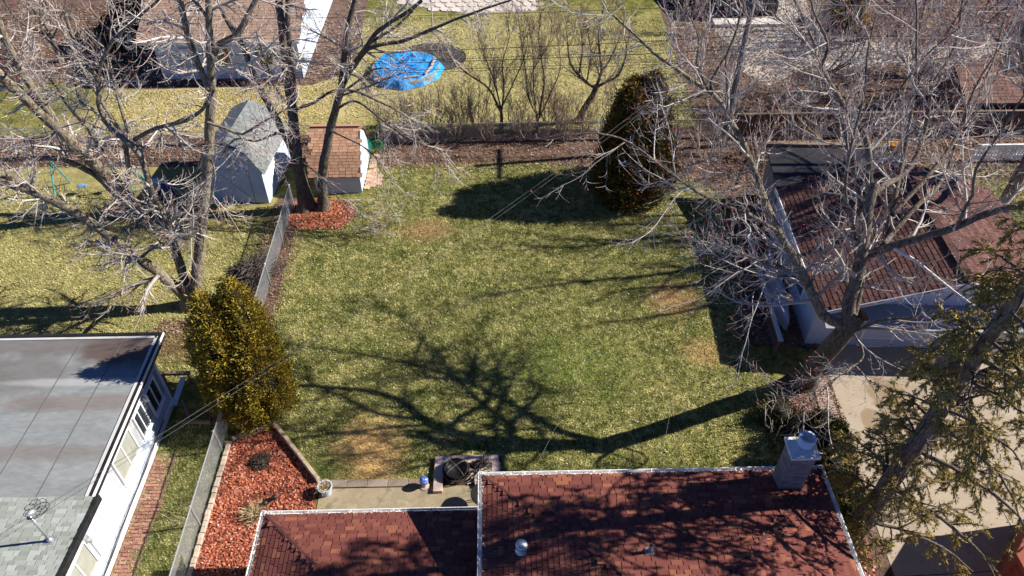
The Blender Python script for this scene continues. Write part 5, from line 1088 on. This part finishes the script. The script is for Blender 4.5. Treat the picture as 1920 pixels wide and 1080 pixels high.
p = gp(1085, 228); whip('leaning dark trunk with pruned crown near the round evergreen', p[0], p[1], [([p, *tr([(1098, 200), (1112, 178), (1118, 160)], Y=p[1])], .20, .15)],
  [(tr([(1117, 165), (1100, 155), (1085, 140), (1070, 120), (1062, 60)], [p[1], p[1] + .5]), .10, .02), (tr([(1118, 165), (1125, 145), (1128, 130), (1122, 70), (1130, 20)], Y=p[1] + .3), .10, .015), (tr([(1118, 163), (1140, 152), (1160, 140), (1175, 100), (1170, 60)], Y=p[1]), .09, .015), (tr([(1128, 135), (1150, 100), (1165, 60)], Y=p[1] + .4), .05, .012), (tr([(1085, 140), (1092, 90), (1085, 30)], Y=p[1] + .3), .05, .012), (tr([(1100, 155), (1108, 100), (1098, 40)], Y=p[1] + .2), .04, .01)], n1=2.6)
for (u, v, h_, lb) in ((870, 246, 2.6, 'short bare shrub at the back fence, second from the shed side'), (895, 243, 2.8, 'short bare shrub just left of the forked tree'), (838, 250, 2.3, 'short bare shrub at the back fence nearest the tan shed'), (965, 246, 2.2, 'short bare shrub between forked and many-stemmed trees'), (1050, 246, 2.4, 'short bare shrub between many-stemmed tree and leaning trunk'), (1150, 235, 3.4, 'upright bare shrub behind the round evergreen'), (780, 252, 2.0, 'bare shrub at the back fence right of the hose'), (725, 255, 1.8, 'bare shrub at the back fence nearest the hose coil'), (1095, 248, 2.0, 'low bare shrub in front of the leaning trunk'), (985, 262, 1.6, 'low bare shrub inside the back fence, centre'), (915, 264, 1.5, 'low bare shrub inside the back fence, left of centre'), (1060, 264, 1.6, 'low bare shrub inside the back fence, right of centre'), (855, 262, 1.5, 'low bare shrub inside the back fence, left part'), (812, 236, 2.2, 'brown shrub beyond the back fence below the blue tarp'), (760, 240, 2.0, 'brown shrub beyond the back fence, nearest the green tarp heap'), (1030, 238, 2.2, 'brown shrub beyond the back fence, right of the many-stemmed tree')):
    p = gp(u, v); auto('bare_shrub', lb, p[0], p[1], h_, h_ * .35, 8, .028, bk_dark, tw_brown, tw_brown, cat='shrub', low=True, l1=(3.6, .1, (.6, 1.5)), l2=(4.6, (.35, .9)), l3=(3.4, (.15, .35)), curl=.3, up=.4, ang=(15, 45), r1=.012, rt=(.009, .007), buds=False)
p = gp(335, 975); auto('bare_shrub', 'sparse dry shrub in the grass strip beside the left fence', p[0] + .2, p[1], .9, .8, 8, .012, bk_grey, tw_brown, tw_brown, cat='shrub', low=True, l1=(2.5, .1, (.3, .7)), l2=(2.6, (.2, .4)), l3=(2.0, (.1, .2)), r1=.009, rt=(.007, .006), buds=False)

# ============================================================= EVERGREENS
def ev_mat(nm, cols, isl, k=.62): return mat(nm, [cols[0], cols[1], tuple(c * f for c, f in zip(cols[0], (.9, .62, .9))), cols[1]], 1.6, rough=.8, spec=.15, island=(isl, k))
m_arb = ev_mat('yellow green arborvitae', [(.24,.19,.025), (.34,.26,.035)], [(.09,.08,.012), (.22,.18,.023), (.36,.28,.038), (.52,.39,.06)])
m_arb2 = ev_mat('dark bronze arborvitae', [(.06,.055,.014), (.11,.08,.018)], [(.035,.034,.01), (.085,.07,.015), (.19,.12,.022), (.38,.19,.03)])
m_jun = ev_mat('deep green juniper', [(.04,.05,.012), (.075,.075,.018)], [(.022,.03,.008), (.05,.055,.014), (.11,.10,.022)])
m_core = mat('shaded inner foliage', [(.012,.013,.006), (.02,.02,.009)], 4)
def evergreen(name, label, lobes, m, nclump, per, size, cat='evergreen', trunk_r=.12):
    """lobes: (x, y, z0, h, r, roundness) columns; clumps of leaf sprays on their surface"""
    x0_, y0_ = lobes[0][0], lobes[0][1]; root = thing(name, label, cat, (x0_, y0_, 0)); VV = []
    core = MB()
    for (x_, y_, z0, h, r, pw) in lobes:
        area = h * r; k = int(nclump * area / sum(l[3] * l[4] for l in lobes)); t = rng.beta(1.0, 1.25, k); a = rng.uniform(0, 2*np.pi, k)
        prof = lambda t_: r * np.clip((1 - t_ ** pw), 0, 1) ** .62 * (.72 + .28 * np.clip(t_ / .18, 0, 1))
        bump_ = 1 + .13 * np.sin(a * 4 + 2 * np.sin(t * 5)) + .10 * np.sin(a * 9 + t * 6) + .06 * np.sin(t * 26 + a * 5) + rng.normal(0, .12, k)
        rr = prof(t) * bump_; C = np.column_stack([x_ + rr * np.cos(a), y_ + rr * np.sin(a), z0 + t * h])
        out = np.column_stack([np.cos(a), np.sin(a), np.full(k, .75) + .8 * t]); out = unit(out)
        kp = (np.sin(a * 5 + t * 11) + np.sin(a * 3 - t * 17 + 1.3) + rng.normal(0, .6, k)) > -1.55; C = C[kp]; out = out[kp]
        Cc = np.repeat(C, per, 0); Oc = np.repeat(out, per, 0); n = len(Cc)
        off = rng.normal(0, 1, (n, 3)) * size * .62; P = Cc + off - Oc * size * .4
        D = unit(Oc + rng.normal(0, .48, (n, 3)) + UP * .25); VV.append(shards(P, D, rng.uniform(.6, 1.4, n) * size, size * .30))
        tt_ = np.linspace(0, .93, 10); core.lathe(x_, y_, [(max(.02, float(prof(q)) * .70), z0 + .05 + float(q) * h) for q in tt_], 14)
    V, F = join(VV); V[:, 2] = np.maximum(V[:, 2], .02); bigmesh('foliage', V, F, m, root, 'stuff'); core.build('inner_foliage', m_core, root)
    MB().tube([(x0_, y0_, 0), (x0_, y0_, lobes[0][2] + .5)], trunk_r, 8).build('trunk', bk_dark, root)
    return root
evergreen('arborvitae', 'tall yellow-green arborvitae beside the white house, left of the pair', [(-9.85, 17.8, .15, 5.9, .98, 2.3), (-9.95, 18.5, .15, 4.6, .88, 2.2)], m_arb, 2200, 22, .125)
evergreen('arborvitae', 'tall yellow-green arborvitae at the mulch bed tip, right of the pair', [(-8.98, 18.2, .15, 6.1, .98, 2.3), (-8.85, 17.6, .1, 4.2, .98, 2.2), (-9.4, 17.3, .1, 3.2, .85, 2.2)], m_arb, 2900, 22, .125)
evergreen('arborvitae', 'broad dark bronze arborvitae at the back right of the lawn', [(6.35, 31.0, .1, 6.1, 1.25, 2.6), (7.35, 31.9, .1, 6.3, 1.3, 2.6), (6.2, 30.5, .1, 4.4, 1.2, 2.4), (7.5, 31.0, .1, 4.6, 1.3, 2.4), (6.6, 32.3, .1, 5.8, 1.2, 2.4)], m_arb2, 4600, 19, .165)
q = (11.35, 14.9); evergreen('juniper', 'dark upright juniper shrub behind the chimney beside the brick strip', [(q[0], q[1], .05, 2.3, .75, 1.6), (q[0] - .15, q[1] - 1.1, .05, 2.0, .75, 1.8), (q[0] + .05, q[1] + .9, .05, 1.6, .6, 1.8), (q[0] - .1, q[1] - 2.2, .05, 1.6, .7, 1.8)], m_jun, 1500, 14, .13, 'shrub', .06)
q = gp(1455, 785); evergreen('boxwood', 'low rounded green shrub on the mulch left of the chimney top', [(q[0], q[1], .02, .8, .75, 2.5), (q[0] + .5, q[1] - .5, .02, .7, .6, 2.5)], m_jun, 420, 12, .09, 'shrub', .03)
for (u, v, h_, lb) in ((262, 30, 2.8, 'olive evergreen shrub left of the tan-roofed house, top left'), (225, 55, 2.0, 'dark evergreen shrub beside the dark yard, top left')):
    p = gp(u, v + 30); evergreen('evergreen_shrub', lb, [(p[0], p[1], .02, h_, h_ * .5, 2.2)], m_jun, 500, 12, .2, 'shrub', .05)
p = gp(1590, 45); fo = evergreen('forsythia', 'bright yellow flowering shrub at the top right', [(p[0], p[1], .1, 1.7, 1.15, 2.4), (p[0] - 1, p[1] + .8, .1, 1.5, .9, 2.4)], ev_mat('yellow blossom', [(.5,.31,.02), (.6,.4,.03)], [(.30,.18,.015), (.5,.33,.02), (.68,.47,.04)]), 420, 9, .16, 'shrub', .05)
# ---- tall conifer beside the red-roofed house
cb_ = (10.55, 10.95); con = thing('conifer', 'tall drooping conifer with leaning trunk at the lower right beside the house', 'tree', (*cb_, 0))
Tk = smooth_line([(10.55, 10.95, 0), (10.62, 10.97, 4), (10.8, 11.0, 9), (10.95, 11.05, 13), (11.05, 11.1, 17.0)], .4, .01); Rk = np.linspace(.31, .07, len(Tk)); V, F = tubes(Tk[None], Rk[None], 14); V = V + rng.normal(0, .012, V.shape)
bigmesh('trunk', V, F, bark('brown conifer bark', (.07,.052,.04), (.15,.115,.09), (.22,.175,.14)), con, smooth=True)
nb = 104; zb_ = np.linspace(2.6, 16.2, nb) + rng.normal(0, .1, nb); az = np.arange(nb) * 2.39996 + rng.normal(0, .25, nb); nC = 9; Cb = np.zeros((nb, nC, 3)); Lb = np.zeros(nb)
for i in range(nb):
    f_ = min(1.0, max(0.0, (zb_[i] - 2.6) / 13.6)); L_ = (3.7 * (1 - f_) ** .75 + .55) * random.uniform(.75, 1.1)
    L_ *= .38 + .66 * (math.cos(az[i] - R_(-12)) * .5 + .5)        # boughs are longer on the open driveway side
    if zb_[i] < 8.5 and math.cos(az[i] - R_(226)) > .55: L_ *= .35
    Lb[i] = L_; x_, y_ = np.interp(zb_[i], Tk[:, 2], Tk[:, 0]), np.interp(zb_[i], Tk[:, 2], Tk[:, 1])
    for k in range(nC):
        s_ = k / (nC - 1); Cb[i, k] = (x_ + L_ * s_ * math.cos(az[i] + .15 * math.sin(3 * s_)), y_ + L_ * s_ * math.sin(az[i] + .1 * s_), zb_[i] + L_ * (.16 * s_ - .46 * s_ ** 2))
Cb += rng.normal(0, .02, Cb.shape); Cb[..., 2] = np.maximum(Cb[..., 2], .5)
Rb = np.maximum(.012, (.018 + .014 * Lb)[:, None] * np.linspace(1, .3, nC)[None]); V, F = tubes(Cb, Rb, 6); bigmesh('boughs', V, F, bk_dark, con, smooth=True)
C2, R2, L2 = grow(Cb, Rb, Lb, 5.2, .18, (.5, 1.25), (35, 75), 6, .12, -.35, .5, .008, up=-.05); C3, R3, L3 = grow(C2, R2, L2, 4.2, .1, (.25, .6), (30, 60), 5, .12, -.35, .6, .006)
V, F = join([tubes(C2, R2, 4), tubes(C3, R3, 3)]); bigmesh('branchlets', V, F, tw_dark, con, 'stuff')
m_con = ev_mat('olive conifer needles', [(.22,.18,.045), (.34,.27,.08)], [(.07,.06,.018), (.20,.16,.042), (.38,.30,.08), (.62,.48,.16)])
def sprays(C, per, ln, wd):
    k, n, _ = C.shape; idx = np.repeat(np.arange(k), per); t = rng.uniform(.1, 1, len(idx)) * (n - 1); i0 = np.minimum(t.astype(int), n - 2); f_ = (t - i0)[:, None]
    P = C[idx, i0] * (1 - f_) + C[idx, i0 + 1] * f_; T_ = unit(C[idx, i0 + 1] - C[idx, i0]); D = unit(T_ + rng.normal(0, .55, T_.shape) - UP * .25); return shards(P, D, rng.uniform(.7, 1.3, len(P)) * ln, wd)
V, F = join([sprays(C2, 62, .115, .021), sprays(C3, 48, .11, .02)]); bigmesh('needles', V, F, m_con, con, 'stuff'); print('conifer shards', len(F), 'C2', len(C2), 'C3', len(C3))

# ============================================================= GRASS AND LEAVES
HB = [[(G(u, v)[0], G(u, v)[1]) for u, v in ((540, 412), (560, 432), (640, 430), (668, 405), (655, 378), (600, 372), (555, 380))]]
STRIP = [(-12.5, 5.5), (-10.1, 5.5), (-10.1, 17), (-11, 17.2), (-12.45, 17.0)]; NB = [(-30, 19.3), (-12.6, 19.3), (-11.2, 19.5), (-10.5, 30.8), (-12, 30.4), (-30, 33.8)]
FAR = [(-9, 37.3), (12, 37.6), (12, 52), (3, 53), (-9, 53)]; FL = [(-24, 37.6), (-9.5, 37.4), (-9.5, 43.0), (-24, 42.4)]; RL = [(19.2, 27.8), (35, 27), (35, 33.5), (20.5, 33.2)]
gV = []; gF = []
def blades(poly, n, h, wd, holes=()):
    P = scatter(poly, n, holes); a = rng.uniform(0, 6.28, n); e = rng.uniform(.15, 1.25, n); D = np.column_stack([np.cos(a) * np.cos(e), np.sin(a) * np.cos(e), np.sin(e)])
    S = np.column_stack([-np.sin(a), np.cos(a), np.zeros(n)]); B = np.column_stack([P, np.full(n, .002)]); l = (rng.uniform(.5, 1.3, n) * h)[:, None]; w_ = (rng.uniform(.6, 1.3, n) * wd)[:, None] * .5
    return np.stack([B - S * w_, B + S * w_, B + D * l], 1).reshape(-1, 3), np.arange(n * 3).reshape(n, 3)
for nm, poly, n, h, wd, lb in (('lawn_grass', LAWN, 240000, .08, .031, 'short mixed green and straw grass of the central lawn'), ('lawn_grass', NB, 78000, .10, .042, 'straw-coloured grass of the left lawn under the trees'), ('lawn_grass', FAR, 48000, .11, .055, 'yellowish grass of the far lawn around the blue tarp'), ('lawn_grass', FL, 22000, .11, .05, 'straw-coloured grass beyond the barn shed'), ('lawn_grass', RL, 22000, .1, .05, 'olive grass of the small lawn right of the garage'), ('strip_grass', STRIP, 20000, .08, .03, 'patchy grass strip between white house and chain link fence')):
    V, F = blades(poly, n, h, wd); tag(bigmesh(nm, V, F, m_blades, kind='stuff'), lb, 'grass')
V, F = flat_leaves(np.column_stack([scatter(LAWN, 2600), rng.uniform(.04, .07, 2600)]), .055, .5); tag(bigmesh('fallen_leaves', V, F, m_paleleaf, kind='stuff'), 'pale leaf scraps strewn over the central lawn', 'leaves')
L2P = [(-11.2, 17), (-9.5, 17), (-9.35, 30.5), (-11.3, 31)]
for poly, n, sz, lb in (([(-6.3, 33.6), (5.5, 33.4), (10, 32.0), (12.4, 30), (12.4, 37.4), (-7, 37.0)], 6000, .10, 'brown fallen leaves along the back fence'), ([(10.6, 18.5), (13.1, 19.2), (12.8, 13.2), (11.6, 14)], 2600, .08, 'brown fallen leaves at the foot of the big tree'), ([(9.9, 20.6), (13.2, 20.4), (13.6, 31.5), (11.4, 30)], 3000, .09, 'brown fallen leaves in the garage shade'), ([(12.3, 30.5), (24, 31), (34, 35), (40, 38), (40, 58), (13, 58)], 26000, .16, 'brown fallen leaves under the thicket'), (L2P, 4200, .07, 'pale brown leaves along the left chain link fence'), ([(-36, 44), (-26, 43.2), (-9.5, 43), (-9.5, 52), (-36, 56)], 9000, .16, 'brown fallen leaves around the tan-roofed house'), ([(-30, 34.2), (-10, 34.2), (-10, 37.4), (-30, 37.4)], 7000, .11, 'brown fallen leaves behind the barn shed'), ([(-14.6, 21.6), (-12.4, 21.6), (-12.4, 22.6), (-14.4, 22.6)], 500, .11, 'pale leaves gathered at the left tree foot'), ([(13.2, 19.2), (12.6, 13), (12.5, 8), (22, 8), (24, 20)], 700, .06, 'small dry leaves scattered on the driveway')):
    V, F = flat_leaves(np.column_stack([scatter(poly, n), rng.uniform(.02, .07, n)]), sz, .6); tag(bigmesh('fallen_leaves', V, F, m_leaf, kind='stuff'), lb, 'leaves')
print('objects', len(bpy.data.objects), 'tris', sum(len(o.data.loops) - 2 * len(o.data.polygons) for o in bpy.data.objects if o.type == 'MESH'))
